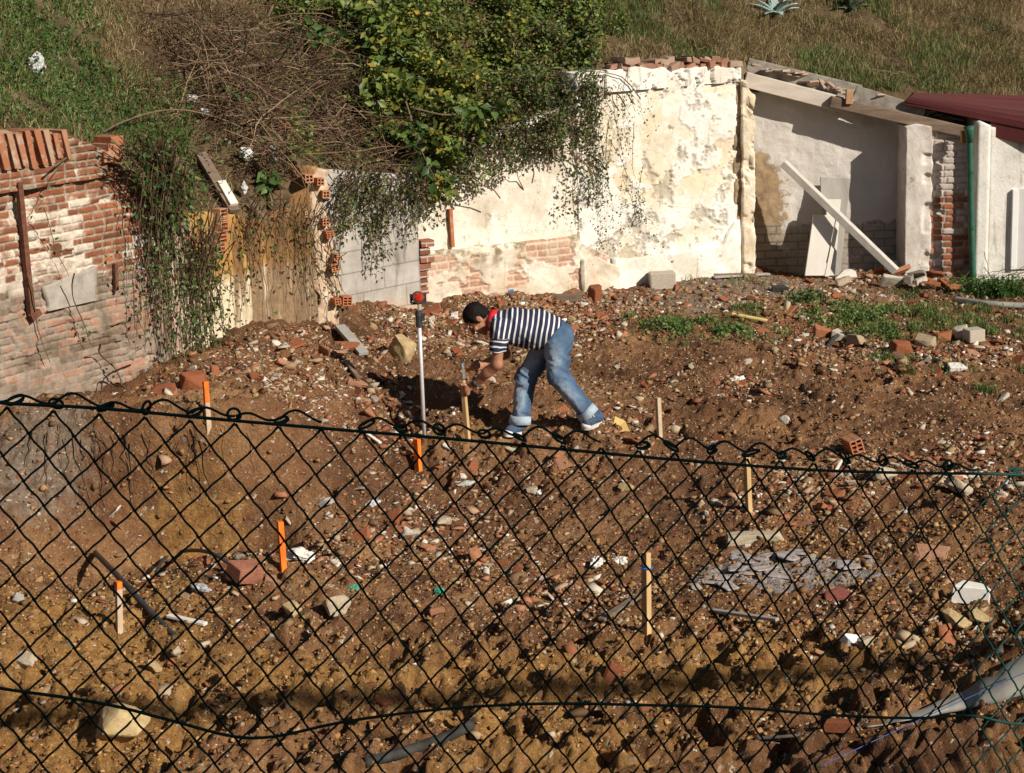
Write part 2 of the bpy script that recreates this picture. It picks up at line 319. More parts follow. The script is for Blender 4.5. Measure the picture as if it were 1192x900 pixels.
def brickfield(u, z, bw, bh, mo, seed):
    """laid bricks with ragged joints: (random number per brick, mortar 0..1)"""
    zw = z+.010*fbm(u*2.2, z*2.2, seed, 2); uw = u+.006*fbm(u*9, z*9, seed+1, 2); row = np.floor(zw/bh); o = (np.mod(row, 2)*.5+_h(row, row*0, row*0, seed+2)*.2)*bw
    c = np.floor((uw+o)/bw); f = (uw+o)/bw-c; split = _h(c, row, c*0, seed+3) > .55; c2 = np.where(split, c*2+np.floor(f*2), c*2); f2 = np.where(split, np.mod(f*2, 1), f); w_ = np.where(split, bw/2, bw)
    d = np.minimum(np.minimum(f2, 1-f2)*w_, np.minimum(zw/bh-row, 1-(zw/bh-row))*bh)+.010*fbm(u*38, z*38, seed+4, 2)
    return _h(c2, row, c2*0, seed+5), 1-sstep(mo*.45, mo*.45+.007, d)
def brick_nodes(m, bw=.225, bh=.068, mo=.011, warp=.010, v=None):
    x, y, z = m.sep(v)[:3] if v else m.sep()[:3]
    nz = m.noise(5, 3, .5); w = m.ma('MULTIPLY', m.ma('SUBTRACT', nz, .5), warp*3)
    b = m.n('ShaderNodeTexBrick'); m.L(m.comb(m.ma('ADD', x, w), m.ma('ADD', z, w), 0.), b.inputs['Vector'])
    for k, val in (('Scale', 1), ('Mortar Size', mo), ('Mortar Smooth', .3), ('Bias', 0), ('Brick Width', bw), ('Row Height', bh)): b.inputs[k].default_value = val
    b.inputs['Color1'].default_value = (0, 0, 0, 1); b.inputs['Color2'].default_value = (1, 1, 1, 1); b.inputs['Mortar'].default_value = (.5, .5, .5, 1)
    return b.outputs['Color'], b.outputs['Fac']
BRICKS = [(0, (.17, .062, .036)), (.35, (.29, .10, .05)), (.65, (.36, .135, .07)), (1, (.25, .10, .062))]
P1 = at(12, 480, 13.3); P2 = at(207, 445, 14.6); P3 = at(378, 380, 16.3)
W1 = Fr(P1, P2); W2 = Fr(P2, P3); W3 = Fr(at(374, 380, 17.15), at(490, 345, 17.9)); W4 = Fr(at(481, 336, 18.35), at(698, 325, 19.3)); W5 = Fr(at(690, 326, 19.25), at(858, 306, 20.05))
W6 = Fr(at(866, 305, 20.75), at(1062, 318, 20.75)); W7 = Fr(at(1076, 330, 20.42), at(1135, 330, 20.42)); W8 = Fr(at(1134, 337, 20.24), at(1300, 337, 20.24))
# -- material: old red brick, whitewashed above, grimy render below
m = NT('whitewashed_brick', .92, .15)
bc, bf = m.attr('bk'), m.attr('mo'); pl = m.attr('pl'); z = m.sep()[2]; x = m.sep()[0]
n_a = m.noise(3.2, 7, .68); n_b = m.noise(17, 6, .7); n_c = m.noise(1.3, 4, .6)
col = m.ramp(bc, BRICKS); col = m.mix(m.ss(n_b, .3, .75, 0, .5), col, (.12, .055, .036))
col = m.mix(bf, col, m.ramp(n_b, [(.3, (.17, .13, .09)), (.7, (.42, .35, .26))]))
ww = m.ma('ADD', m.ma('MULTIPLY', m.ma('SUBTRACT', n_a, .5), 3.4), m.ma('SUBTRACT', m.ss(z, 1.35, 1.85, 0, .75), m.ma('ADD', m.ss(z, 2.15, 2.45, 0, .9), m.ss(x, .72, .95, 0, .55))))
ww = m.ma('ADD', ww, m.ma('MULTIPLY', m.ma('SUBTRACT', bc, .5), 1.5)); ww = m.ma('ADD', ww, m.ma('MULTIPLY', bf, .25))
col = m.mix(m.ma('MULTIPLY', m.ss(ww, .50, .95), .82), col, m.ramp(n_b, [(.25, (.36, .30, .23)), (.6, (.66, .61, .52))]))
gr = m.ma('ADD', m.ma('MULTIPLY', m.ma('SUBTRACT', n_c, .5), 2.6), m.ss(z, 1.95, 1.45, -.45, .85))
gcol = m.ramp(m.ma('ADD', m.ma('MULTIPLY', m.noise(4, 8, .74), .85), m.ma('MULTIPLY', bc, .12)), [(.3, (.13, .10, .07)), (.43, (.22, .185, .145)), (.50, (.30, .26, .215)), (.55, (.34, .175, .115)), (.62, (.38, .32, .255)), (.75, (.47, .41, .34))])
col = m.mix(m.ma('MULTIPLY', m.ss(gr, .1, .6), .8), col, gcol)
st = m.noise(9, 5, .6, m.mp(m.obj(), (1, 1, .12)))
col = m.mix(m.ss(st, .56, .75, 0, .55), col, (.09, .07, .05))
hb = m.ma('ADD', m.ma('MULTIPLY', bf, -1.), m.ma('MULTIPLY', n_b, .7))
col = m.mix(m.ss(m.noise(2.2, 8, .75), .46, .66, 0, .7), col, m.mix(1, col, (.50, .43, .34), 'MULTIPLY'))
M_BRICKWALL = m.out(col, m.bump(m.noise(70, 5, .7), .4, .006, m.bump(hb, .3, .008)))
def clean_brick(name, a=1., patch=0, plaster=(.62, .58, .52), thr=.5):
    m = NT(name, .9, .15); bc, bf = brick_nodes(m); n = m.noise(4, 7, .7); nb = m.noise(21, 6, .7)
    c = m.mix(bf, m.mix(m.ss(nb, .3, .8, 0, .5), m.ramp(bc, BRICKS), (.14, .07, .05)), m.ramp(nb, [(.3, (.30, .25, .2)), (.7, (.50, .45, .38))]))
    if patch:
        k = m.ss(m.ma('ADD', n, m.ma('MULTIPLY', m.ma('SUBTRACT', bc, .5), .16)), thr-.04, thr+.05); c = m.mix(m.ma('MULTIPLY', k, patch), c, m.ramp(nb, [(.3, tuple(.72*q for q in plaster)), (.7, plaster)]))
    return m.out(c, m.bump(nb, .5, .008, m.bump(bf, .8, -.015)))
M_ROWBRICK = clean_brick('red_brick'); 
def fired(name, a, b, c3):
    m = NT(name, .9, .15); r = m.ma('ADD', m.ma('MULTIPLY', m.island(), .5), m.ma('MULTIPLY', m.orand(), .5)); n = m.noise(18, 6, .7)
    c = m.ramp(m.ma('ADD', m.ma('MULTIPLY', r, .8), m.ma('MULTIPLY', n, .25)), [(.15, a), (.5, b), (.85, c3)])
    c = m.mix(m.ss(m.noise(9, 6, .7), .52, .7, 0, .8), c, (.42, .35, .27))
    return m.out(c, m.bump(m.noise(55, 5, .7), .5, .006))
M_BRICK = fired('fired_clay', (.20, .07, .035), (.34, .125, .06), (.40, .20, .12))
M_HOLLOW = fired('hollow_clay', (.34, .11, .05), (.42, .15, .07), (.48, .25, .15))
M_RUST = simple('rusty_iron', (.07, .03, .02), (.19, .075, .042), 30, .9, .6)
M_CEM = simple('grey_cement', (.24, .215, .18), (.42, .38, .33), 9, .95, .5, .006)
M_CEMD = simple('dark_cement', (.15, .135, .115), (.32, .29, .245), 11, .95, .6, .008)
# -- brick wall on the left
T = W1.empty('brick_wall', label='old red brick wall with patchy whitewash on the left of the plot', cat='wall')
_bk = lambda u, z: brickfield(u, z, .205, .0565, .011, 700)
_pl = lambda u, z: sstep(.515, .53, fbm(u*1.7, z*2.3, 731, 5, .62)+.5+.10*sstep(1.75, 1.2, z)-.16*sstep(1.7, 2.1, z)+.03*sstep(1.0, .3, u))
disp1 = lambda u, z: (lambda b: (1-_pl(u, z))*(.010*(b[0]-.5)-.013*b[1]-.045*(b[0] > .965)*(1-b[1]))+.014*_pl(u, z))(_bk(u, z))+.05*fbm(u*1.5, z*1.5, 51, 3)+.03*fbm(u*7, z*7, 52, 3)-.05*sstep(.55, .8, vn2(u*3, z*6, 57))*sstep(2.1, 2.3, z)
tops1 = [W1.uz(*p) for p in ((-170, 196), (12, 200), (60, 192), (100, 190), (140, 192), (165, 205), (190, 235), (212, 245))]
wallmesh('wall', W1, -1.3, W1.len, tops1, .3, .45, M_BRICKWALL, T, disp1, .009, .04, 3, fields=lambda u, z: dict(bk=_bk(u, z)[0], mo=_bk(u, z)[1], pl=_pl(u, z)))
cpm = MB(); u = -1.25; ue, _ = W1.uz(76, 175); i = 0
while u < ue:
    zt = np.interp(u, [W1.uz(-170, 150)[0], W1.uz(12, 154)[0], W1.uz(76, 151)[0]], [W1.uz(-170, 150)[1], W1.uz(12, 154)[1], W1.uz(76, 151)[1]])
    z0 = np.interp(u, [q[0] for q in tops1], [q[1] for q in tops1])+.012
    h = zt-z0+rng.uniform(-.02, .012); V = boxV(0, rng.uniform(.038, .054), -.075+rng.uniform(-.014, .014), .2, rng.choice([0, 0, .03]), h*rng.choice([1, 1, .93]))+rng.normal(0, .004, (8, 3)); V[:, 0] -= V[:, 2]*.17; V += (u+.03, 0, z0+rng.uniform(-.005, .01)); cpm.add(V, BOXF); u += .082+rng.uniform(-.005, .005); i += 1
cpm.build('brick_coping', fired('dirty_brick', (.17, .07, .04), (.32, .125, .065), (.37, .24, .16)), T, bevel=.004)
cj = wallmesh('coping_mortar', W1, -1.28, W1.uz(122, 170)[0], [(W1.uz(-170, 150)[0], W1.uz(-170, 156)[1]), (W1.uz(76, 156)[0], W1.uz(76, 156)[1]), (W1.uz(95, 163)[0], W1.uz(95, 163)[1]), (W1.uz(122, 178)[0], W1.uz(122, 172)[1])], 2.4, .3, M_BRICKWALL, T, lambda u, z: .04-.012*_bk(u, z)[1]+.06*fbm(u*8, z*8, 61, 3), .009, .07, 5, fields=lambda u, z: dict(bk=_bk(u, z)[0], mo=np.clip(_bk(u, z)[1]+sstep(.1, .25, fbm(u*9, z*9, 68, 3)), 0, 1), pl=0*u))
lb = MB()
for (px, py, w_, h_) in ((121, 188, .10, .09), (133, 189, .10, .09), (127, 179, .10, .09), (137, 178, .07, .085), (130, 170, .12, .08)):
    uu, zz = W1.uz(px, py); lb.add(boxV(uu-.055, uu+w_-.055, -.06, .14, zz, zz+h_-.008)+rng.uniform(-.006, .006, (1, 3)), BOXF)
lb.build('loose_coping_brick', M_BRICK, T, bevel=.006)
a_ = W1.uz(18, 212); b_ = W1.uz(33, 366); bm = MB(); V, Fb = bar((a_[0], -.035, a_[1]), (b_[0], -.035, b_[1]), .042, .045, (0, 1, 0)); bm.add(V, Fb)
V, Fb = bar((b_[0]-.03, -.06, b_[1]-.02), (b_[0]+.06, -.05, b_[1]+.015), .05, .04, (0, 1, 0)); bm.add(V, Fb); bm.build('iron_upright', M_RUST, T, bevel=.003)
a_ = W1.uz(131, 307); b_ = W1.uz(132, 338); bm = MB(); bm.add(*bar((a_[0], -.03, a_[1]), (b_[0], -.03, b_[1]), .03, .03, (0, 1, 0))); bm.build('iron_stub', M_RUST, T)
(ua, zb_), (ub, zt_) = W1.uz(53, 362), W1.uz(108, 318)
wallmesh('cement_patch', W1, ua, ub, [(ua, zt_-.03), (ub, zt_+.05)], zb_, .05, M_CEM, T, lambda u, z: .022+.012*fbm(u*6, z*6, 66, 3), .02, .03, 2, side=(.08, .08), y0=-.005)
# -- ochre stained wall with brown runs of dirt
m = NT('ochre_plaster', .93, .15); o = m.obj(); x, y, z = m.sep()[:3]
n_a = m.noise(2.6, 6, .65); n_b = m.noise(20, 6, .7); s1 = m.noise(8, 5, .6, m.mp(o, (1, 1, .10))); s2 = m.noise(26, 4, .6, m.mp(o, (1, 1, .06)))
c = m.ramp(n_a, [(.3, (.26, .135, .036)), (.5, (.40, .225, .066)), (.7, (.50, .32, .12))])
low = m.ss(m.ma('ADD', z, m.ma('MULTIPLY', n_a, .3)), 1.62, 1.50); c = m.mix(low, c, m.ramp(n_b, [(.3, (.56, .46, .30)), (.7, (.70, .62, .46))]))
run = m.ma('ADD', m.ma('MULTIPLY', m.ma('SUBTRACT', s1, .5), 3.2), m.ma('SUBTRACT', m.ss(x, .65, 1.1, .05, .75), m.ss(z, 1.9, 1.0, 0, .02)))
c = m.mix(m.ma('MULTIPLY', m.ss(run, .1, .6), .85), c, m.ramp(n_b, [(.3, (.075, .036, .018)), (.7, (.25, .135, .062))]))
c = m.mix(m.ss(s2, .55, .72, 0, .55), c, (.13, .075, .038))
lft = m.ss(m.ma('ADD', x, m.ma('MULTIPLY', n_a, .25)), .45, .36); c = m.mix(lft, c, m.ramp(n_a, [(.35, (.22, .085, .05)), (.5, (.40, .30, .22)), (.62, (.55, .48, .38))]))
M_OCHRE = m.out(c, m.bump(n_b, .5, .008, m.bump(s1, .6, .04)))
T = W2.empty('ochre_wall', label='ochre stained plaster wall with brown dirt runs and crumbling top', cat='wall')
tops2 = [W2.uz(*p) for p in ((207, 248), (235, 252), (250, 247), (280, 252), (320, 256), (352, 240), (366, 190), (380, 190))]
wallmesh('wall', W2, 0, W2.len, tops2, .3, .4, M_OCHRE, T, lambda u, z: .05*fbm(u*2, z*1.2, 71, 3)+.09*sstep(.9, 1.6, u)*fbm(u*6, z*.8, 72, 3)+.02*fbm(u*9, z*9, 73, 2), .025, .06, 8)
def hollow_brick(fr, px, py, w, h, dep, mb, ny=2, nx=3, y=-.1, tilt=0):
    """a hollow clay brick: outer shell and webs, the channels really open"""
    u0, z0 = fr.uz(px, py); t = .009; V = []
    R = lambda V: np.stack([u0+V[:, 0]*math.cos(tilt)-V[:, 2]*math.sin(tilt), V[:, 1], z0+V[:, 0]*math.sin(tilt)+V[:, 2]*math.cos(tilt)], 1)
    for k in range(nx+1): q = k*(w-t)/nx; mb.add(R(boxV(q, q+t, y, y+dep, 0, h)), BOXF)
    for k in range(ny+1): q = k*(h-t)/ny; mb.add(R(boxV(t*.5, w-t*.5, y+.002, y+dep-.002, q+.0005, q+t)), BOXF)
    mb.add(R(boxV(.004, w-.004, y+dep*.7, y+dep*.72, .004, h-.004)), BOXF)
hb_ = MB()
for px, py, w_, h_, a in ((249, 258, .05, .1, 2), (250, 270, .045, .11, 2), (248, 284, .05, .1, 2), (246, 298, .05, .1, 2)): hollow_brick(W2, px, py, w_*2, h_, .1, hb_, 3, 1, -.07)
hb_.build('hollow_brick_edge', M_HOLLOW, T)
# -- pier of broken hollow bricks
WP = Fr(at(366, 380, 16.22), at(397, 378, 16.32)); T = WP.empty('broken_pier', label='ragged pier of broken hollow orange bricks and mortar between the ochre and grey walls', cat='pier')
m = NT('crumbly_mortar', .95, .1); n = m.noise(12, 7, .7); M_CRUMB = m.out(m.ramp(n, [(.3, (.34, .17, .09)), (.45, (.52, .38, .26)), (.7, (.68, .58, .45))]), m.bump(m.noise(40, 5, .7), .8, .012))
uz = WP.uz
wallmesh('mortar_core', WP, uz(366, 300)[0], uz(381, 300)[0], [uz(362, 206), uz(372, 196), uz(382, 204)], .4, .3, M_CRUMB, T, lambda u, z: .05*fbm(u*8, z*6, 81, 3), .02, .05, 4, side=(.1, .14))
wallmesh('lower_core', WP, uz(378, 330)[0], uz(396, 330)[0], [uz(376, 262), uz(388, 285), uz(394, 318), uz(402, 350)], .4, .25, M_CRUMB, T, lambda u, z: .05*fbm(u*8, z*6, 83, 3)-.02, .02, .04, 4, side=(.05, .2))
hbs = [(355, 212, .085, 2), (350, 252, .07, 2), (367, 215, .10, 2), (373, 230, .09, 2), (376, 245, .085, 2), (376, 262, .085, 2), (378, 277, .08, 3), (382, 290, .09, 2), (384, 303, .085, 3), (386, 316, .09, 3), (398, 355, .105, 3), (384, 354, .07, 2), (330, 178-12, .13, 3)]
for px, py, w_, nn in [q for i, q in enumerate(hbs[:-1]) if i not in (4, 7)]:
    b = MB(); px += rng.uniform(-3, 3); w_ *= rng.uniform(.72, 1.0); hollow_brick(WP, px, py, w_*.9, w_*.85, .13, b, nn, 2, -.07+rng.uniform(-.02, .02), rng.uniform(-.12, .12)); b.build('hollow_brick', M_HOLLOW, T)
# -- grey block wall
m = NT('grey_block', .93, .15); x, y, z = m.sep()[:3]; b = m.n('ShaderNodeTexBrick'); m.L(m.comb(x, m.ma('ADD', z, m.ma('MULTIPLY', x, -.02)), 0.), b.inputs[0])
for k, val in (('Scale', 1), ('Mortar Size', .008), ('Brick Width', .5), ('Row Height', .205), ('Mortar Smooth', .5)): b.inputs[k].default_value = val
n = m.noise(4, 7, .68); nb = m.noise(24, 6, .7); s1 = m.noise(7, 5, .65, m.mp(m.obj(), (1, 1, .14)))
c = m.ramp(n, [(.3, (.27, .245, .22)), (.55, (.40, .37, .335)), (.72, (.52, .48, .43))]); c = m.mix(m.ma('MULTIPLY', b.outputs['Fac'], .55), c, (.17, .15, .13))
c = m.mix(m.ss(s1, .52, .70, 0, .75), c, (.08, .068, .055)); c = m.mix(m.ss(m.ma('ADD', z, m.ma('MULTIPLY', n, .4)), 1.0, .85, 0, .5), c, (.46, .30, .19))
M_GREYB = m.out(c, m.bump(b.outputs['Fac'], .5, -.012, m.bump(nb, .4, .006)))
T = W3.empty('grey_block_wall', label='short grey concrete block wall streaked dark under hanging ivy', cat='wall')
wallmesh('wall', W3, -.1, W3.len, [W3.uz(*p) for p in ((360, 196), (420, 200), (495, 205))], .3, .35, M_GREYB, T, lambda u, z: .02*fbm(u*3, z*3, 91, 3), .03)
# -- stained white wall with a ledge
def plaster(name, base, dirty, moldthr=.62, brickz=None, zled=None, yellow=None, white=0, coats=False):
    m = NT(name, .92, .15); o = m.obj(); x, y, z = m.sep()[:3]
    n = m.noise(2.3, 8, .66); nm = m.noise(6.5, 8, .72); nb = m.noise(28, 6, .72); s1 = m.noise(10, 5, .65, m.mp(o, (1, 1, .13)))
    c = m.ramp(n, [(.28, tuple(q*.90 for q in dirty)), (.46, tuple(.5*(a+b) for a, b in zip(base, dirty))), (.58, base), (.8, tuple(min(.86, q*1.06) for q in base))])
    if yellow: c = m.mix(m.ss(m.noise(1.7, 6, .6), .47, .62, 0, .75), c, yellow)
    if coats: c = m.mix(m.attr('pl'), c, m.ramp(nb, [(.3, (.66, .62, .55)), (.7, (.78, .755, .70))])); c = m.mix(m.ma('MULTIPLY', m.attr('dk'), .62), c, m.ramp(nb, [(.35, (.17, .145, .11)), (.65, (.46, .41, .33))]))
    if white: c = m.mix(m.ss(nm, .50, .53, 0, white), c, (.84, .80, .72))
    c = m.mix(m.ss(nm, moldthr, moldthr+.1, 0, .8), c, m.ramp(nb, [(.3, (.12, .10, .06)), (.7, (.33, .28, .18))]))
    c = m.mix(m.ss(s1, .58, .72, 0, .5), c, (.20, .165, .115))
    if zled:   # grime under a line
        c = m.mix(m.ma('MULTIPLY', m.ss(z, zled-.35, zled), m.ss(nm, .42, .6)), c, (.24, .18, .10))
    nrm = m.bump(nb, .45, .006, m.bump(nm, .6, .02))
    if brickz:  # plaster fallen off low down
        bc, bf = m.attr('bk'), m.attr('mo'); bcol = m.mix(bf, m.ramp(bc, [(0, (.32, .12, .065)), (1, (.46, .23, .14))]), (.55, .44, .34))
        c = m.mix(m.ma('MULTIPLY', m.attr('ex'), .85), c, m.mix(m.ss(nm, .42, .62, 0, .6), bcol, (.62, .52, .42)))
    ck = m.vor(3.1, m.mix(.25, o, m.noise(4, 5, .6), 'ADD'), 'DISTANCE_TO_EDGE'); c = m.mix(m.ss(ck, .012, .0, 0, .35), c, (.22, .17, .12))
    fl = m.vor(31, m.mix(.1, o, m.noise(20, 3, .6), 'ADD')); c = m.mix(m.ma('MULTIPLY', m.ss(fl, .2, .1), m.ss(nm, .5, .58)), c, (.19, .15, .10))
    c = m.mix(m.ss(m.noise(1.4, 8, .78), .50, .70, 0, .5), c, m.mix(1, c, (.62, .56, .47), 'MULTIPLY'))
    return m.out(c, nrm)
T = W4.empty('stained_wall', label='low cream plaster wall with a brick band and dark ledge, ivy hanging over its top', cat='wall')
Lg = [W4.uz(495, 293), W4.uz(650, 276)]; lz = lambda u: np.interp(u, [Lg[0][0], Lg[1][0]], [Lg[0][1], Lg[1][1]])
M_P4 = plaster('cream_plaster', (.74, .69, .60), (.50, .42, .31), .555)
M_P4B = plaster('peeling_plaster', (.73, .67, .57), (.50, .39, .27), .60, .95, float(Lg[0][1])-.02)
_bk4 = lambda u, z: brickfield(u, z, .25, .072, .012, 740)
_ex = lambda u, z: sstep(.52, .545, fbm(u*2.1, z*3.2, 751, 5, .6)+.5+.09*np.exp(-((lz(u)-z-.10)/.10)**2)+.06*np.exp(-((lz(u)-z-.62)/.12)**2)-.05)
_f4 = lambda u, z: dict(bk=_bk4(u, z)[0], mo=_bk4(u, z)[1], ex=_ex(u, z))
wallmesh('upper_wall', W4, 0, W4.len, [W4.uz(*p) for p in ((470, 190), (600, 150), (702, 105))], 1.0, .4, M_P4, T, lambda u, z: .03*fbm(u*3, z*3, 101, 3)+.015*fbm(u*11, z*11, 103, 2), .025)
wallmesh('plinth', W4, -.02, W4.uz(672, 300)[0], [(-1, Lg[0][1]), (0, Lg[0][1]), Lg[1], (Lg[1][0]+.4, Lg[1][1]+.01)], .3, .1, M_P4B, T, lambda u, z: .07+.03*fbm(u*3, z*4, 104, 3)+.012*fbm(u*14, z*14, 105, 2)-.03*sstep(.05, 0, lz(u)-z)-_ex(u, z)*(.014+.010*_bk4(u, z)[1]), .011, .02, 6, y0=-.02, fields=_f4)
wallmesh('plinth_end', W4, W4.uz(664, 300)[0], W4.len+.05, [W4.uz(660, 278), W4.uz(700, 296)], .3, .1, M_P4B, T, lambda u, z: .06+.07*fbm(u*4, z*5, 106, 3)-_ex(u, z)*.02, .012, .05, 9, y0=-.02, fields=_f4)
sm = MB(); a_ = W4.uz(522, 243); b_ = W4.uz(525, 287); sm.add(*bar((a_[0], -.035, a_[1]), (b_[0], -.03, b_[1]), .035, .05, (0, 1, 0))); sm.build('brick_strip', M_HOLLOW, T)
bb = MB()
for q in range(7):
    uu, zz = W4.uz(490, 340-q*9); bb.add(boxV(uu-.07+rng.uniform(-.02, .02), uu+.06+rng.uniform(-.03, .03), -.12+rng.uniform(-.02, .02), .02, zz, zz+.066), BOXF)
bb.build('toothed_brick_corner', M_ROWBRICK, T, bevel=.006)
# -- tall white wall
T = W5.empty('tall_white_wall', label='tall white plaster wall stained ochre and black, broken bricks along its top', cat='wall')
M_P5 = plaster('weathered_white_plaster', (.74, .70, .62), (.58, .49, .35), .575, None, None, (.66, .55, .38), .0, True)
M_P5B = plaster('white_band_plaster', (.78, .76, .71), (.60, .54, .44), .60)
t5 = [W5.uz(*p) for p in ((685, 84), (705, 82), (780, 82), (861, 78))]
_p5 = lambda u, z: np.clip(sstep(.50, .515, fbm(u*2.3, z*2.3, 761, 6, .62)+.5+.05*np.exp(-((z-1.45)/.35)**2)-.06*sstep(1.9, 2.3, z)), 0, 1)
_d5 = lambda u, z: np.clip(sstep(.56, .60, fbm(u*4.5, z*4.5, 771, 6, .68)+.5+.10*np.exp(-((u-.75)/.28)**2-((z-1.45)/.22)**2)+.13*np.exp(-((u-.42)/.35)**2-((z-.75)/.3)**2)-.07), 0, 1)
rel5 = lambda u, z: .02*fbm(u*2, z*2, 111, 3)+.014*_p5(u, z)+.014*fbm(u*12, z*12, 112, 3)-.02*_d5(u, z)
wallmesh('wall', W5, -.15, W5.len, t5, .3, .4, M_P5, T, rel5, .011, fields=lambda u, z: dict(pl=_p5(u, z), dk=_d5(u, z)))
bd = [(u_, z_) for u_, z_ in t5]; u0 = W5.uz(703, 90)[0]
wallmesh('top_band', W5, u0, W5.len+.03, [(u_, z_+.01) for u_, z_ in t5], float(t5[2][1])-.17, .3, M_P5B, T, lambda u, z: .035+.03*fbm(u*5, z*5, 121, 4)-.045*sstep(.46, .5, fbm(u*7, z*4, 122, 5, .6)+.5-.6*np.clip(z-(t5[2][1]-.12), -.2, .3)-.06), .012, .05, 1, y0=-.012)
cb = MB(); uu = W5.uz(718, 78)[0]
while uu < W5.len-.02:
    for lay in range(2):
        if lay and rng.random() < .35: continue
        h_ = rng.uniform(.05, .085); V = boxV(-.06, rng.uniform(.03, .12), -.03+rng.uniform(-.05, .04), .15, 0, h_)*rng.uniform(.7, 1.05, (1, 3)); a = rng.uniform(-.35, .35); c_, s_ = math.cos(a), math.sin(a)
        V = np.stack([V[:, 0]*c_-V[:, 1]*s_, V[:, 0]*s_+V[:, 1]*c_, V[:, 2]+V[:, 0]*rng.uniform(-.4, .4)], 1)+rng.normal(0, .008, (8, 3))
        cb.add(V+(uu, .02, np.interp(uu, [q[0] for q in t5], [q[1] for q in t5])+.005+lay*.06), BOXF)
    uu += rng.uniform(.07, .13)
cb.build('broken_brick_top', fired('mossy_brick', (.15, .075, .05), (.28, .14, .09), (.34, .26, .20)), T, bevel=.008)
lu0, lu1 = W5.uz(712, 300)[0], W5.uz(858, 288)[0]
wallmesh('footing_ledge', W5, lu0, lu1, [W5.uz(712, 301), W5.uz(760, 297), W5.uz(838, 286), W5.uz(846, 268), W5.uz(852, 258), W5.uz(858, 256)], .25, .12, M_P5B, T, lambda u, z: .045+.05*fbm(u*4, z*5, 131, 3), .02, .03, 3, y0=-.02)
wallmesh('corner_buttress', W5, W5.uz(672, 300)[0], W5.uz(716, 300)[0], [W5.uz(672, 300), W5.uz(690, 296), W5.uz(716, 312)], .25, .15, M_P4B, T, lambda u, z: .09+.10*fbm(u*5, z*5, 132, 3), .02, .06, 4, y0=-.02, fields=lambda u, z: dict(bk=0*u, mo=0*u, ex=0*u))
# -- pilaster between tall wall and shed
WQ = Fr(at(857, 303, 19.98), at(881, 303, 20.02)); T = WQ.empty('rough_pilaster', label='narrow rough white pilaster at the corner of the roofless shed', cat='pilaster')
M_P6 = plaster('pilaster_plaster', (.78, .70, .56), (.52, .38, .22), .60)
M_ERODE = simple('eroded_core', (.20, .13, .075), (.44, .33, .21), 14, .95, .8, .02)
wallmesh('eroded_core', WQ, 0, WQ.uz(866, 200)[0], [WQ.uz(855, 96), WQ.uz(868, 100)], .25, .5, M_ERODE, T, lambda u, z: .05*fbm(u*10, z*7, 141, 3), .015, .02, 3, side=(.02, .02), y0=.06)
wallmesh('plaster_face', WQ, WQ.uz(865, 200)[0], WQ.uz(879, 200)[0], [WQ.uz(862, 98), WQ.uz(868, 93), WQ.uz(874, 106), WQ.uz(880, 112)], .25, .55, M_P6, T, lambda u, z: .035*fbm(u*6, z*6, 142, 4)-.03*sstep(.55, .62, fbm(u*8, z*8, 143, 4)+.5), .015, .02, 3, side=(.03, .05))
# -- the open shed on the right
T = W6.empty('ruined_shed', label='roofless shed with pale rear wall, sloping roof beam and exposed brick pier', cat='shed')
m = NT('shed_plaster', .92, .15); x, y, z = m.sep()[:3]; n = m.noise(2.4, 7, .65); nb = m.noise(26, 7, .75); nm = m.noise(8, 7, .7)
c = m.ramp(n, [(.3, (.50, .46, .42)), (.7, (.62, .58, .54))]); 
br = m.ma('ADD', m.ma('MULTIPLY', m.ma('SUBTRACT', nm, .5), 1.8), m.ma('SUBTRACT', m.ss(x, .85, .1, -.5, .65), m.ss(z, 1.2, 2.05, -.1, .9)))
c = m.mix(m.ss(br, .1, .35, 0, .9), c, m.ramp(nm, [(.35, (.17, .10, .045)), (.65, (.36, .25, .13))]))
bc, bf = brick_nodes(m, .24, .09, .012); lo = m.ma('ADD', m.ma('MULTIPLY', m.ma('SUBTRACT', nm, .5), 2.), m.ss(z, .98, .75, -.6, .5)); c = m.mix(m.ma('MULTIPLY', m.ss(lo, .1, .4), .75), c, m.mix(bf, m.ramp(nb, [(.3, (.20, .16, .12)), (.7, (.34, .29, .24))]), (.13, .10, .075)))
M_SHED = m.out(c, m.bump(nb, .7, .012, m.bump(nm, .5, .02)))
wallmesh('rear_wall', W6, -.05, W6.len+.05, [W6.uz(*p) for p in ((860, 84), (990, 114), (1066, 140))], .0, .3, M_SHED, T, lambda u, z: .025*fbm(u*3, z*3, 151, 3)+.02*fbm(u*14, z*14, 152, 3), .022)
M_BOARD = simple('pale_beam', (.42, .36, .30), (.60, .54, .47), 9, .9, .5, .006, stretch=(.25, 1, 1)); M_WOODD = simple('old_dark_wood', (.09, .06, .042), (.24, .175, .125), 14, .9, .6, .006, stretch=(.15, 1, 1))
L6 = lambda px, py, Yv: (lambda P: np.array([(P[:2]-W6.P)@W6.d, (P[:2]-W6.P)@W6.n, P[2]]))(at(px, py, Yv))
b = MB(); b.add(*bar(L6(866, 92, 20.62), L6(990, 124, 20.62), .16, .205, (0, 1, 0))); 
bo = b.build('pale_roof_beam', M_BOARD, T, bevel=.008)
b = MB(); b.add(*bar(L6(966, 118, 20.5), L6(1122, 153, 20.42), .12, .14, (0, 1, 0))); b.build('dark_roof_beam', M_WOODD, T, bevel=.01)
b = MB(); b.add(*bar(L6(868, 81, 20.72), L6(1000, 113, 20.72), .26, .05, (0, 1, 0))); b.add(*bar(L6(994, 110, 20.62), L6(1075, 135, 20.55), .2, .03, (0, 1, 0)))
b.build('roof_deck', M_CEMD, T, bevel=.008)
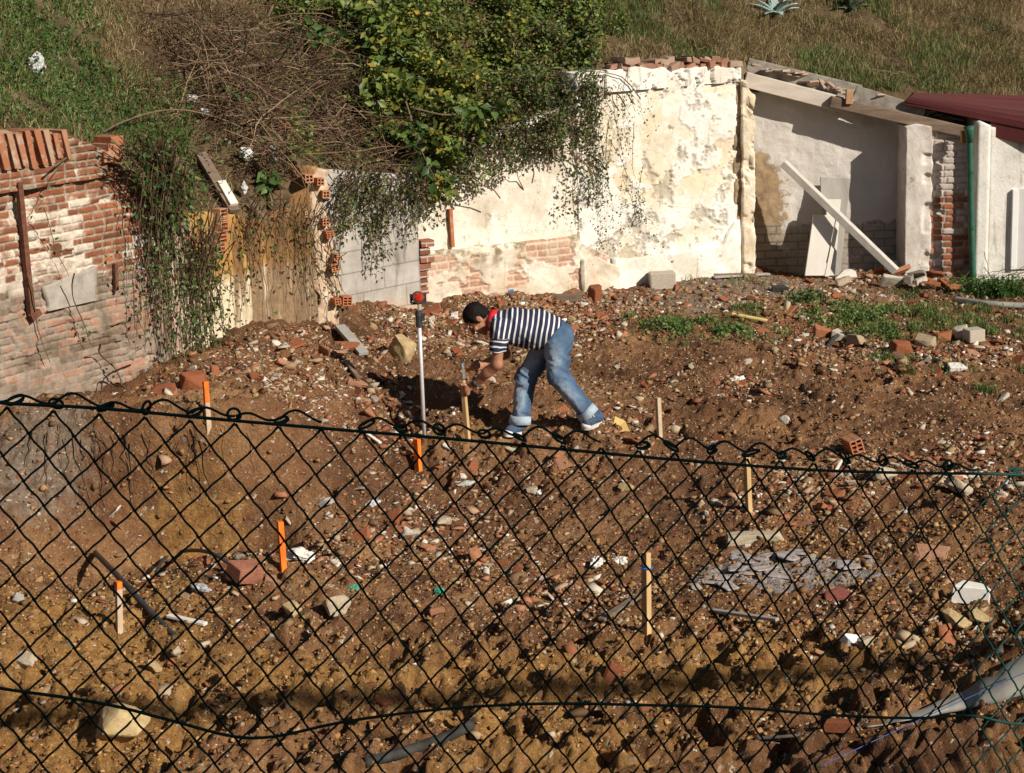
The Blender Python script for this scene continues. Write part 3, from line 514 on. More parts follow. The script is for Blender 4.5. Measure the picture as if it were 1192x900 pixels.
b = MB(); b.add(*bar(L6(988, 121, 20.42), L6(989, 104, 20.42), .075, .07, (0, 1, 0))); b.build('beam_end_block', simple('raw_wood', (.34, .19, .10), (.48, .30, .17), 12, .85), T, bevel=.004)
b = MB()
for k in range(46):
    t = k/46; c0 = L6(880+t*235, 79+t*66+rng.uniform(-4, 3), 20.68+rng.uniform(-.1, .12)); V = boxV(-.08, .08, -.06, .06, 0, .018)*rng.uniform(.4, 1.2, (1, 3)); R = np.array(Matrix.Rotation(rng.uniform(0, TAU), 3, 'Z') @ Matrix.Rotation(rng.normal(0, .3)+.25, 3, 'Y')); b.add(V@R.T+c0+(0, 0, .02), BOXF)
b.build('broken_roof_tile', fired('mossy_tile', (.14, .10, .08), (.30, .20, .14), (.40, .33, .27)), T)
WR = Fr(at(1053, 318, 20.29), at(1083, 318, 20.29)); du_ = (WR.P-W6.P)@W6.d; dy_ = (WR.P-W6.P)@W6.n
M_PIER = plaster('pier_plaster', (.62, .58, .53), (.46, .40, .34), .58)
q = wallmesh('wall_end', WR, 0, WR.len, [WR.uz(1050, 150), WR.uz(1068, 144), WR.uz(1085, 148)], -.05, .75, M_PIER, T, lambda u, z: .02*fbm(u*8, z*5, 161, 3)-.035*sstep(.55, .75, vn2(u*9, z*9, 163))*sstep(.15, .22, u), .012, .02, 3, side=(.02, .06)); q.location = (du_, dy_, 0)
m = NT('washed_pier_brick', .9, .15); bc, bf = m.attr('bk'), m.attr('mo'); nb = m.noise(21, 6, .7); z = m.sep()[2]; c = m.mix(bf, m.ramp(bc, BRICKS), (.33, .28, .23)); wk = m.ma('ADD', m.ma('ADD', m.ma('MULTIPLY', m.ma('SUBTRACT', m.noise(3.5, 7, .7), .5), 2.), m.ma('SUBTRACT', bc, .5)), m.ss(z, 1.0, 1.3, -.15, .9)); M_PB = m.out(m.mix(m.ma('MULTIPLY', m.ss(wk, -.1, .3), .9), c, m.ramp(nb, [(.3, (.34, .30, .27)), (.7, (.52, .47, .43))])), m.bump(nb, .5, .006))
q = wallmesh('brick_pier', W7, 0, W7.len+.05, [W7.uz(1076, 148), W7.uz(1135, 152)], -.05, .3, M_PB, T, lambda u, z: .012*fbm(u*5, z*5, 171, 3)+(lambda b: .014*(b[0]-.5)-.014*b[1]-.05*(b[0] > .93)*(1-b[1]))(brickfield(u, z, .23, .070, .012, 780)), .009, fields=lambda u, z: (lambda b: dict(bk=b[0], mo=b[1]))(brickfield(u, z, .23, .070, .012, 780))); q.location = ((W7.P-W6.P)@W6.d, (W7.P-W6.P)@W6.n, 0); q.rotation_euler.z = W7.rz-W6.rz
# -- neighbouring house front
T = W8.empty('house_front', label='white house front under a dark red metal roof at the right edge', cat='house')
M_W8 = plaster('white_render', (.72, .70, .65), (.60, .57, .51), .66); uz = W8.uz
wallmesh('corner_pier', W8, 0, uz(1151, 250)[0], [uz(1130, 146), uz(1142, 141), uz(1153, 146)], -.05, .5, M_W8, T, lambda u, z: .006*fbm(u*5, z*5, 181, 3), .03)
wallmesh('wall', W8, uz(1151, 250)[0]+.002, uz(1420, 250)[0], [uz(1150, 147), uz(1300, 176)], -.05, .35, M_W8, T, lambda u, z: .004*fbm(u*5, z*5, 182, 3), .04, y0=.05)
f0, f1 = uz(1178, 314), uz(1176, 221); b = MB(); b.add(boxV(f0[0]-.012, f0[0]+.05, .0, .06, f0[1], f1[1]), BOXF); b.build('door_frame', simple('white_gloss', (.74, .74, .73), (.80, .80, .79), 3, .4), T, bevel=.004)
b = MB(); b.add(boxV(f0[0]+.05, f0[0]+.9, .02, .055, f0[1]-.0, f1[1]), BOXF); b.build('door', simple('pale_door', (.50, .49, .47), (.58, .57, .55), 6, .5), T)
M_GREEN = simple('green_paint', (.010, .055, .034), (.03, .125, .078), 9, .6, .4, spec=.4)
L8 = lambda px, py, Yv: (lambda P: np.array([(P[:2]-W8.P)@W8.d, (P[:2]-W8.P)@W8.n, P[2]]))(at(px, py, Yv))
gp = [L8(1127, 149, 20.2), L8(1128.5, 156, 20.17), L8(1129, 170, 20.16), L8(1130.5, 250, 20.16), L8(1133, 338, 20.16)]
b = MB(); b.add(*tube(spline(gp, 24), .034, 12)); gpo = b.build('downpipe', M_GREEN, T, smooth=True)
b = MB(); b.add(*tube([L8(1128, 147, 20.16), L8(1128.5, 152, 20.16), L8(1128.8, 166, 20.16)], [.058, .054, .036], 12)); b.build('pipe_hopper', M_GREEN, T, smooth=True)
b = MB(); b.add(*bar(L8(1122.5, 152, 20.25), L8(1122.5, 166, 20.25), .07, .06, (0, 1, 0))); b.build('hopper_bracket', simple('orange_rust', (.30, .12, .03), (.46, .22, .07), 15, .8), T, bevel=.004)
for py in (200, 265, 320):
    c0 = L8(1129.5+(py-170)*.021, py, 20.16); b = MB(); b.add(*tube([c0+(0, 0, -.012), c0+(0, 0, .012)], .040, 12)); b.build('pipe_clamp', M_GREEN, gpo)
m = NT('dark_red_metal', .45, .4); M_ROOF = m.out(m.mix(m.ss(m.noise(6, 6, .7), .4, .8, 0, .5), (.085, .017, .018), (.05, .018, .017)), m.bump(m.noise(40, 3), .08, .002))
rA, rB, rC, rD = L8(1052, 118, 20.5), L8(1196, 147, 20.2), L8(1192, 113, 21.7), L8(1060, 111, 20.9)
rB2 = rA+(rB-rA)*2.2; rC2 = rD+(rC-rD)*2.2; up3 = np.array([0, 0, .03]); b = MB()
gq = lambda s_, t_: (rA*(1-s_)+rB2*s_)*(1-t_)+(rD*(1-s_)+rC2*s_)*t_
nn_ = 12; b.add([gq(i/nn_, j)+o for o in (0*up3, -up3) for i in range(nn_+1) for j in (0., 1.)], [(2*i, 2*i+2, 2*i+3, 2*i+1) for i in range(nn_)]+[(26+2*i+1, 26+2*i+3, 26+2*i+2, 26+2*i) for i in range(nn_)]+[(2*i, 26+2*i, 28+2*i, 2*i+2) for i in range(nn_)]+[(2*i+1, 2*i+3, 29+2*i, 27+2*i) for i in range(nn_)]+[(0, 1, 27, 26), (24, 50, 51, 25)])
rf = b.build('metal_roof', M_ROOF, T)
for k in range(6):
    t_ = .02+k*.185; b = MB(); b.add(*bar(gq(.01, t_)+up3*.5, gq(1, t_)+up3*.5, .035, .036)); b.build('roof_seam', M_ROOF, rf)
b = MB(); b.add(*bar(gq(.32, 0)+np.array([0, .03, -.10]), gq(1, 0)+np.array([0, .03, -.115]), .03, .17)); b.build('fascia', M_ROOF, T, bevel=.004)
# ------------------------------------------------------------------ hillside behind the walls
def wt(fr, px, py, back=.22):
    u, z = fr.uz(px, py); P = fr.w(u, back, z); return P
HP = [(wt(W1, -170, 150), (-.68, .73), .62), (wt(W1, 12, 153), (-.68, .73), .62), (wt(W1, 75, 153), (-.68, .73), .62), (wt(W1, 115, 166), (-.68, .73), .68), (wt(W1, 150, 190), (-.7, .7), .78), (wt(W1, 190, 226), (-.72, .7), .86), (wt(W2, 235, 248), (-.75, .66), .9), (wt(W2, 300, 252), (-.75, .66), .9),
      (wt(W2, 345, 240), (-.72, .7), .88), (wt(W2, 372, 192), (-.6, .8), .8), (wt(W3, 400, 200, .3), (-.35, .93), .8), (wt(W3, 480, 204, .3), (-.15, .98), .8), (wt(W4, 500, 184), (-.1, .99), .75), (wt(W4, 600, 150), (0, 1), .68), (wt(W4, 690, 110), (0, 1), .55), (wt(W5, 706, 78), (0, 1), .5), (wt(W5, 855, 72), (0, 1), .5),
      (at(885, 78, 21.0), (0, 1), .5), (at(990, 104, 21.0), (0, 1), .5), (at(1056, 109, 21.1), (0, 1), .5), (at(1125, 112, 21.5), (0, 1), .5), (at(1192, 115, 21.85), (0, 1), .5), (at(1400, 132, 22.3), (0, 1), .5), (np.array([30, 24, 1.6]), (.2, 1), .4)]
HP = [(HP[0][0]+np.array([-9, -9.5, 0]), (-.68, .73), .6)]+HP
hp = np.array([p for p, _, _ in HP]); hd = unit(np.array([d for _, d, _ in HP], float)); hs = np.array([s for *_, s in HP])
arc = np.r_[0, np.cumsum(np.linalg.norm(np.diff(hp[:, :2], axis=0), axis=1))]
iv = np.unique(np.r_[np.arange(0, arc[1]-.5, 1.), np.arange(arc[1]-.5, arc[-3], .05), np.arange(arc[-3], arc[-1], .8), arc[-1]])
def sm(v, k=5):
    w = np.ones(k)/k; return np.convolve(np.pad(v, k//2, mode='edge'), w, 'valid')
hpi = np.stack([np.interp(iv, arc, hp[:, k]) for k in range(3)], 1); hdi = np.stack([sm(np.interp(iv, arc, hd[:, k]), 9) for k in range(2)], 1); hdi = unit(hdi); hsi = sm(np.interp(iv, arc, hs), 9)
tv = np.r_[-.18, -.1, np.arange(0, 2.6, .05), np.arange(2.6, 6, .4), 7, 9, 12, 16, 24, 40, 80, 200]
def hz(t, s): return np.where(t < 0, t*1.5, s*np.minimum(t, 9)+.15*s*np.clip(t-9, 0, 30))
HX = hpi[:, None, 0]+hdi[:, None, 0]*tv[None]; HY = hpi[:, None, 1]+hdi[:, None, 1]*tv[None]
HZ = hpi[:, None, 2]+hz(tv[None], hsi[:, None])+(.16*fbm(HX*1.6, HY*1.6, 201, 3)+.09*fbm(HX*5, HY*5, 203, 3))*sstep(-.05, .3, tv[None])
def hpt(px, py):
    """hillside point seen at a photo pixel"""
    qx, qy = _HPX; d = (qx-px)**2+(qy-py)**2; i = np.unravel_index(np.argmin(d), d.shape); return np.array([HX[i], HY[i], HZ[i]])
_HPX = proj(np.stack([HX, HY, HZ], -1)); _bad = np.stack([HX, HY, HZ], -1)@np.r_[0, 1, 0] < 8; _HPX = (np.where(_bad, 1e9, _HPX[0]), _HPX[1])
m = NT('hill_soil', .95, .1); n = m.noise(3, 8, .7)
M_HILL = m.out(m.ramp(n, [(.3, (.055, .036, .02)), (.5, (.12, .082, .045)), (.7, (.20, .15, .085))]), m.bump(m.noise(30, 6, .75), .8, .03))
a_, b_ = HX.shape; idx = np.arange(a_*b_).reshape(a_, b_)
hill = mesh('hillside', np.stack([HX, HY, HZ], -1).reshape(-1, 3), np.stack([idx[:-1, :-1], idx[1:, :-1], idx[1:, 1:], idx[:-1, 1:]], -1).reshape(-1, 4), M_HILL, smooth=True)
tag(hill, 'overgrown earth slope rising behind the ruined walls', 'hillside', kind='structure')
# sample the visible hillside
def hill_pts(n, seed, t1=2.2):
    r = np.random.default_rng(seed); u = r.uniform(arc[1]+.6, arc[-2], n); t = r.uniform(0, t1, n)
    i = np.interp(u, iv, np.arange(len(iv))); j = np.interp(t, tv, np.arange(len(tv)))
    i0 = np.minimum(i.astype(int), len(iv)-2); j0 = np.minimum(j.astype(int), len(tv)-2); fi, fj = i-i0, j-j0
    g = lambda A: (A[i0, j0]*(1-fi)+A[i0+1, j0]*fi)*(1-fj)+(A[i0, j0+1]*(1-fi)+A[i0+1, j0+1]*fi)*fj
    P = np.stack([g(HX), g(HY), g(HZ)], 1); px, py = proj(P); return P, px, py, t
def foliage(name, cols, rough=.6, trans=.25):
    m = NT(name, rough, .35); r = m.island(); c = m.ramp(r, cols)
    c = m.mix(m.ss(m.noise(1.1, 4, .6), .35, .65, 0, .5), c, m.mix(1, c, (.55, .62, .5), 'MULTIPLY'))
    tr = m.n('ShaderNodeBsdfTranslucent'); m.L(c, tr.inputs['Color']); mx = m.n('ShaderNodeMixShader'); mx.inputs[0].default_value = trans
    m.out(c); m.t.links.new(m.b.outputs[0], mx.inputs[1]); m.t.links.new(tr.outputs[0], mx.inputs[2]); m.t.links.new(mx.outputs[0], m.N['Material Output'].inputs[0]); return m.m
M_GRASS = foliage('green_grass', [(0, (.045, .09, .018)), (.5, (.10, .165, .036)), (.85, (.19, .23, .065)), (1, (.30, .28, .12))], .6)
M_DRYG = foliage('dry_grass', [(0, (.17, .11, .05)), (.4, (.33, .24, .115)), (.75, (.46, .36, .20)), (1, (.22, .21, .07))], .75, .2)
M_WEED = foliage('weed_leaf', [(0, (.025, .07, .014)), (.5, (.055, .125, .025)), (.85, (.09, .17, .035)), (1, (.16, .19, .05))], .5)
M_LEAF = foliage('bush_leaf', [(0, (.030, .056, .012)), (.3, (.075, .12, .026)), (.6, (.15, .21, .042)), (.84, (.24, .29, .055)), (.93, (.20, .20, .035)), (.985, (.36, .27, .04)), (1, (.34, .16, .04))], .45, .3)
M_LEAFY = foliage('yellowing_leaf', [(0, (.034, .058, .014)), (.3, (.09, .13, .028)), (.6, (.18, .225, .045)), (.8, (.28, .30, .055)), (.9, (.46, .38, .05)), (.985, (.48, .34, .05)), (1, (.34, .14, .04))], .5, .35)
M_IVY = foliage('ivy_leaf', [(0, (.034, .060, .016)), (.4, (.080, .12, .032)), (.75, (.145, .18, .05)), (.9, (.20, .15, .07)), (1, (.26, .13, .055))], .5, .25)
M_TWIG = foliage('dead_twig', [(0, (.05, .026, .015)), (.45, (.12, .068, .040)), (.8, (.21, .13, .08)), (1, (.34, .24, .15))], .85, .0)
M_STEM = simple('brown_stem', (.085, .055, .034), (.20, .14, .09), 20, .85)
# -- grass on the slope
P, px, py, t = hill_pts(190000, 1)
inb = (px > -60) & (px < 1260) & (py > -50)
nz = fbm(P[:, 0]*1.4, P[:, 1]*1.4, 301, 3)
bush = (px > 335) & (px < 700) & (py < 215)
greenL = sstep(-.12, .15, nz+.30*np.exp(-((px-90)/110)**2-((py-95)/50)**2)+.22*np.exp(-((px-60)/90)**2-((py-30)/40)**2)-.22*np.exp(-((px-165)/50)**2-((py-70)/50)**2)-.15*(px > 240))
greenR = sstep(-.1, .2, nz-.06+.35*np.exp(-((py-112)/14)**2-((px-960)/120)**2)+.25*np.exp(-((px-1150)/60)**2-((py-45)/40)**2)+.2*np.exp(-((px-730)/70)**2-((py-40)/30)**2))
gprob = np.where(px < 420, greenL, greenR)
r1 = rng.random(len(P)); tuft = fbm(P[:, 0]*3.1, P[:, 1]*3.1+P[:, 2]*2, 331, 3); keep = inb & (tuft > -.26+.14*rng.random(len(P))) & ~bush & ((px < 420) | (px > 680)) & ~((px > 225) & (px < 390) & (py > 100) & (rng.random(len(P)) < .85))
isg = r1 < gprob*np.where(px < 420, .42, .6)
def take(mask, n):
    i = np.nonzero(mask)[0]; return P[rng.permutation(i)[:n]]
B = take(keep & ~isg, 60000); h = rng.gamma(4, .026, len(B))*np.where(B[:, 0] < -.5, .7, .9)*(.6+1.9*np.clip(fbm(B[:, 0]*3.1, B[:, 1]*3.1+B[:, 2]*2, 331, 3)+.16, 0, .5))+.03
g1 = mesh('dry_grass', *blades_np(B, h, rng.uniform(.003, .008, len(B)), rng.uniform(.3, 1.9, len(B)), 5), M_DRYG); tag(g1, 'dry yellow brown grass covering the slope above the walls', 'grass', kind='stuff')
B = take(keep & isg & (px > 420), 22000); h = rng.gamma(4, .026, len(B))*.8+.03
B2 = take(keep & isg & (px <= 420), 9000); h2 = rng.gamma(4, .018, len(B2))+.03; B = np.concatenate([B, B2]); h = np.r_[h, h2]
g2 = mesh('green_grass', *blades_np(B, h, rng.uniform(.004, .010, len(B)), rng.uniform(.2, .9, len(B)), 6), M_GRASS); tag(g2, 'green grass growing among the dry stalks on the slope', 'grass', kind='stuff')
B = take(keep & isg & (px <= 420), 26000); B = B+rng.normal(0, .03, B.shape)+np.c_[0*B[:, :2], rng.gamma(2, .035, len(B))]
g3 = mesh('ground_weeds', *leaves_np(B, rng.uniform(.018, .05, len(B)), droop=.1, seed=3), M_WEED); tag(g3, 'low leafy green weeds carpeting the left slope', 'weeds', kind='stuff')
# dry litter of stalks and twigs on the debris slope
def arcs(n, cen, spread, length, rad, seed, m=7, sag=.25, dirb=None):
    r = np.random.default_rng(seed); c = cen(n, r); d = r.normal(size=(n, 3)); d[:, 2] *= .55
    if dirb is not None: d = d*.6+np.asarray(dirb)
    d = unit(d); L = r.uniform(*length, n); k = np.linspace(-.5, .5, m); e = unit(r.normal(size=(n, 3)))
    Pq = c[:, None]+d[:, None]*(k*1.)[None, :, None]*L[:, None, None]+e[:, None]*((k*k)[None, :, None])*(L*r.uniform(.1, .9, n))[:, None, None]+np.array([0, 0, -1.])*((k*k)[None, :, None])*(L*sag)[:, None, None]+r.normal(0, .008, (n, m, 3))
    R = r.uniform(*rad, n)[:, None]*np.linspace(1, .5, m)[None]; return Pq, R
deb = keep | ((px > 180) & (px < 420) & inb)
dP = P[deb & (px > 150) & (px < 400)]
cen = lambda n, r: dP[r.integers(0, len(dP), n)]+np.c_[0*np.zeros((n, 2)), r.uniform(0, .08, n)]
o = mesh('twig_litter', *tubes_np(*arcs(1500, cen, 0, (.12, .5), (.0022, .005), 9)), M_TWIG); tag(o, 'dry twigs and stalks littering the debris slope', 'litter', kind='stuff')
rP = P[keep & (px > 690)]
o = mesh('dead_stalks', *tubes_np(*arcs(900, lambda n, r: rP[r.integers(0, len(rP), n)]+np.c_[0*np.zeros((n, 2)), r.uniform(0, .12, n)], 0, (.15, .6), (.0018, .0042), 19)), M_TWIG); tag(o, 'dead stalks and twigs lying over the grass of the right slope', 'litter', kind='stuff')
# -- tangle of dead branches
def pxcloud(box, yoff, n, r):
    x0, x1, y0, y1 = box; X_ = r.uniform(x0, x1, n); Y_ = r.uniform(y0, y1, n); out = []
    for a, b in zip(X_, Y_): p = hpt(a, b); d = unit(EYE-p); out.append(p+d*r.uniform(*yoff)+np.array([0, 0, r.uniform(0, .1)]))
    return np.array(out)
T = empty('dead_bramble', hpt(340, 150), label='tangled heap of dead brown bramble stems above the ochre wall', cat='bramble'); base_ = np.array(T.location)
parts = []
for box, n, sd_ in (((235, 400, 20, 150), 520, 1), ((300, 420, 70, 190), 380, 2), ((390, 470, 110, 215), 160, 3), ((180, 300, 15, 90), 110, 4)):
    cen = lambda n, r, box=box: pxcloud(box, (.05, .55), n, r)
    parts.append(tubes_np(*arcs(n, cen, 0, (.25, .95), (.0025, .007), 20+sd_)))
V, Q_ = cat_np(parts); mesh('fine_stems', V-base_, Q_, M_TWIG, T)
q_ = pxcloud((240, 440, 15, 200), (.1, .6), 900, np.random.default_rng(4)); V, Q_ = leaves_np(q_, rng.uniform(.02, .06, 900), seed=9); mesh('bramble_leaves', V-base_, Q_, M_IVY, T)
for k, pts in enumerate([[(240, 95), (290, 75), (345, 78), (400, 118)], [(300, 130), (335, 128), (360, 160), (395, 205)], [(330, 140), (362, 128), (410, 118), (440, 116)], [(275, 65), (310, 40), (350, 30)], [(205, 40), (222, 60), (240, 105)], [(345, 100), (385, 140), (410, 190)]]):
    q = [hpt(a, b)+unit(EYE-hpt(a, b))*(.35+.1*math.sin(i*2+k)) for i, (a, b) in enumerate(pts)]; b_ = MB(); b_.add(*tube(spline(q, 24)-base_, np.linspace(.020, .010, len(spline(q, 24))), 7)); b_.build('thick_branch', M_STEM, T, smooth=True)
# -- leafy bushes (each its own clumps of leaves and stems)
def bushmk(name, label, clumps, n, size, mat, seed, stems=40, root=None, cat='bush', group=None, wid=.62, gap=.0):
    r = np.random.default_rng(seed); C = []; 
    for px_, py_, off, rad in clumps:
        p = hpt(px_, py_); p = p+unit(EYE-p)*off; k = int(n*rad**2/sum(c[3]**2 for c in clumps)); d = unit(r.normal(size=(k, 3)))*np.array([1, .9, .85]); rr = rad*(.25+.75*r.random(k)**.45)
        q = p+d*rr[:, None]; nn = fbm(q[:, 0]*3.5+seed, q[:, 2]*3.5+q[:, 1]*2, 401+seed, 3); C.append(q[nn > gap])
    C = np.concatenate(C); T = empty(name, hpt(*(root or clumps[0][:2])), label=label, cat=cat, group=group); b0 = np.array(T.location)
    sz = r.uniform(*size, len(C)); mesh('foliage', (lambda v, f: v-b0)(*leaves_np(C, sz, droop=.25, seed=seed, wid=wid)), leaves_np(C, sz, droop=.25, seed=seed, wid=wid)[1], mat, T)
    if stems:
        i = r.integers(0, len(C), stems); E_ = C[i]; A_ = E_-unit(EYE-E_)*.45+np.c_[r.normal(0, .2, (stems, 2)), -.25+0*r.random(stems)]; k = np.linspace(0, 1, 7)[None, :, None]
        Pq = A_[:, None]*(1-k)+E_[:, None]*k+np.array([0, 0, 1.])*(k*(1-k))*.35+r.normal(0, .012, (stems, 7, 3)); V, Q_ = tubes_np(Pq-b0, np.linspace(.008, .002, 7)[None]*np.ones((stems, 1))); mesh('stems', V, Q_, M_TWIG, T)
    return T
bushmk('broadleaf_bush', 'dense dark green bush with broad leaves hanging over the grey block wall', [(395, 30, .25, .42), (440, 45, .4, .45), (420, 100, .45, .38), (460, 130, .55, .42), (500, 180, .55, .40), (470, 190, .5, .33), (525, 150, .6, .40), (515, 225, .42, .24), (540, 200, .5, .26)], 7000, (.045, .12), M_LEAF, 31, 90, (450, 150))
bushmk('yellowing_bush', 'bright green bush flecked with yellow leaves above the stained wall', [(500, 40, .3, .45), (540, 80, .45, .42), (560, 125, .5, .36), (520, 110, .5, .36), (580, 40, .25, .4), (480, 85, .4, .4)], 7600, (.035, .085), M_LEAFY, 32, 70, (540, 120))
bushmk('small_leaf_shrub', 'fine leaved olive brown shrub spilling over the left end of the tall white wall', [(620, 55, .25, .42), (650, 100, .38, .36), (600, 110, .42, .36), (680, 60, .2, .32), (625, 150, .4, .30), (665, 145, .3, .26), (690, 100, .2, .22), (575, 165, .4, .26), (600, 185, .3, .2)], 11500, (.02, .052), M_IVY, 33, 260, (640, 120))
B = take(bush & inb, 16000); B = B+np.c_[rng.normal(0, .04, (len(B), 2)), rng.gamma(2, .05, len(B))]
tag(mesh('undergrowth', *leaves_np(B, rng.uniform(.03, .065, len(B)), droop=.1, seed=13), M_LEAF), 'leafy undergrowth on the slope beneath the bushes', 'undergrowth', kind='stuff')
bushmk('hedge_bank', 'dark leafy growth along the top of the slope in the middle', [(380, -5, .1, .4), (450, -10, .1, .4), (520, -10, .1, .4), (590, -5, .1, .4), (660, 5, .1, .36), (700, 25, .1, .3), (340, 10, .1, .33), (480, 20, .15, .36), (560, 20, .15, .4), (610, 15, .15, .36)], 15000, (.03, .07), M_LEAF, 34, 60, (520, 0))
# large-leaved sprigs standing out in the sun
M_BIGL = foliage('broad_leaf', [(0, (.03, .065, .018)), (.5, (.065, .125, .032)), (1, (.12, .18, .05))], .4, .3)
def sprig(name, label, pts, n, size, seed, off=.6, cat='branch'):
    r = np.random.default_rng(seed); q = [hpt(a, b)+unit(EYE-hpt(a, b))*off for a, b in pts]; s = spline(q, 20); T = empty(name, s[0], label=label, cat=cat)
    b_ = MB(); b_.add(*tube(s-s[0], np.linspace(.011, .004, len(s)), 6)); b_.build('stem', M_STEM, T, smooth=True)
    i = r.integers(len(s)//3, len(s), n); C = s[i]+r.normal(0, .035, (n, 3)); V, f_ = leaves_np(C, r.uniform(*size, n), droop=.5, seed=seed, wid=.62); mesh('leaves', V-s[0], f_, M_BIGL, T)
sprig('leafy_branch', 'branch of large green leaves reaching right across the small shrub', [(480, 125), (520, 133), (560, 122), (590, 128)], 22, (.10, .17), 41, .95)
sprig('leafy_branch', 'branch of big round leaves hanging in the middle of the dark bush', [(470, 110), (478, 140), (490, 170), (505, 205)], 24, (.09, .16), 42, .95)
sprig('leafy_branch', 'branch of broad sunlit leaves at the top edge above the dead bramble', [(330, 25), (350, 30), (370, 40), (395, 35)], 26, (.09, .15), 43, .6)
sprig('yellow_leaf_spray', 'yellow green spray of small leaves at the right of the bushes', [(590, 90), (605, 100), (618, 108), (640, 112)], 60, (.03, .06), 44, .62)
sprig('broadleaf_seedling', 'dark broad leaved plant growing from the debris slope above the ochre wall', [(318, 250), (316, 235), (312, 215), (318, 200)], 26, (.09, .16), 45, .12, 'plant')
sprig('pale_leaf_sprout', 'small sprout of pale yellow green leaves beside the dead bramble', [(262, 112), (272, 106), (290, 108)], 14, (.07, .12), 46, .3, 'plant')
# -- climbers: strands running over the walls
def strands(name, label, fr, lines, lf, mat, seed, off=.05, wig=.03, rad=.004, cat='ivy', lsize=(.02, .055), stemmat=None, y0=0.):
    r = np.random.default_rng(seed); PL = []; LV = []
    for (x0, y0_, x1, y1) in lines:
        a = np.array(fr.uz(x0, y0_)); b = np.array(fr.uz(x1, y1)); k = np.linspace(0, 1, 14); ph = r.uniform(0, 9)
        u = a[0]+(b[0]-a[0])*k+wig*np.cumsum(r.normal(0, 1, 14))*.5; z = a[1]+(b[1]-a[1])*k; y = -off-.05*r.random()-.02*np.sin(k*7+ph)-.25*(1-k)**3*r.random()+y0
        PL.append(np.stack([fr.w(uu, yy, zz) for uu, yy, zz in zip(u, y, z)])); n = r.poisson(lf*np.linalg.norm(b-a)); 
        if n: t = r.random(n)**.7*13; i = np.minimum(t.astype(int), 12); f = (t-i)[:, None]; LV.append(PL[-1][i]*(1-f)+PL[-1][i+1]*f+r.normal(0, .022, (n, 3)))
    PL = np.array(PL); b0 = PL[0][0]; T = empty(name, b0, label=label, cat=cat)
    V, Q_ = tubes_np(PL-b0, np.ones((len(PL), 1))*np.linspace(rad, rad*.5, 14)[None]*r.uniform(.5, 1.4, (len(PL), 1))); mesh('vine_stems', V, Q_, stemmat or M_TWIG, T)
    if LV: LV = np.concatenate(LV); V, f_ = leaves_np(LV, r.uniform(*lsize, len(LV)), droop=.6, seed=seed); mesh('vine_leaves', V-b0, f_, mat, T)
R_ = np.random.default_rng(77)
def fan(n, xa, xb, ya, yb, dx, l0, l1): return [(x, y, x+R_.normal(dx, 8), y+R_.uniform(l0, l1)) for x, y in zip(R_.uniform(xa, xb, n), R_.uniform(ya, yb, n))]
strands('hanging_ivy', 'ivy curtain hanging over the grey block wall', W3, fan(110, 384, 492, 185, 215, 3, 15, 75)+fan(10, 425, 445, 215, 240, 0, 60, 90), 34, M_IVY, 51, .06)
strands('hanging_ivy', 'dry ivy curtain hanging over the low cream wall with the brick band', W4, [(x, 195-(x-480)*.42+R_.uniform(-25, 0), x+R_.normal(2, 6), 195-(x-480)*.42+R_.uniform(10, 62)) for x in R_.uniform(480, 695, 165)]+[(x, y, x+R_.normal(6, 5), y+R_.uniform(50, 120)) for x, y in zip(R_.uniform(655, 700, 14), R_.uniform(110, 160, 14))], 44, M_IVY, 52, .05, .018, .003)
strands('climbing_ivy', 'thin ivy strands climbing the left part of the tall white wall', W5, [(712, 80, 722, 170), (718, 78, 733, 130), (716, 100, 730, 175), (722, 140, 738, 240), (735, 190, 745, 260), (706, 95, 716, 145), (738, 82, 760, 150), (700, 150, 704, 290), (712, 190, 716, 290), (694, 140, 700, 270), (690, 170, 697, 290), (698, 100, 694, 190), (740, 245, 775, 300), (726, 205, 738, 225)]+[(735+R_.normal(0, 6), 225+R_.normal(0, 14), 745+R_.normal(0, 8), 255+R_.normal(0, 14)) for _ in range(5)], 48, M_IVY, 53, .05, .016, .0025, lsize=(.018, .036))
strands('dry_creeper', 'matted curtain of dry hanging stems between the brick wall and the ochre wall', W1, [(x, 175+R_.uniform(0, 45), x+R_.normal(14, 7), R_.uniform(270, 420)) for x in R_.normal(166, 15, 52)]+[(R_.uniform(150, 190), 180, R_.uniform(175, 230), R_.uniform(300, 440)) for _ in range(26)], 10, M_WEED, 54, .10, .034, .0042)
strands('dry_creeper', 'green dotted creeper trailing down beside the ochre plaster', W2, [(x, 250+R_.uniform(-10, 30), x+R_.normal(10, 9), R_.uniform(330, 445)) for x in R_.uniform(203, 240, 46)]+[(205, 330, 262, 420), (215, 320, 255, 400), (232, 300, 268, 340), (258, 270, 266, 400)], 20, M_IVY, 55, .10, .022, .0045)
strands('bare_vine', 'single bare vine stem slanting across the brick wall', W1, [(30, 240, 66, 320), (64, 316, 95, 400), (94, 398, 120, 425), (118, 420, 140, 470), (60, 185, 30, 245), (118, 420, 105, 462), (25, 320, 52, 420)], 7, M_WEED, 56, .05, .008, .008, 'vine', (.03, .05))
strands('trailing_roots', 'dark roots and stems trailing over the edge of the ochre wall', W2, [(x, 232+R_.uniform(-6, 14), x+R_.normal(10, 8), 250+R_.gamma(2, 30)) for x in R_.uniform(262, 378, 75)]+[(R_.uniform(355, 368), R_.uniform(250, 300), R_.uniform(380, 396), R_.uniform(350, 385)) for _ in range(12)], 5, M_IVY, 57, .04, .035, .0035, 'roots')
strands('toppled_stems', 'swathe of dry stems sweeping down off the slope over the brick wall corner', W1, [(R_.uniform(100, 170), R_.uniform(155, 175), R_.uniform(165, 225), R_.uniform(200, 270)) for _ in range(90)], 14, M_WEED, 58, .16, .02, .004, 'stems')
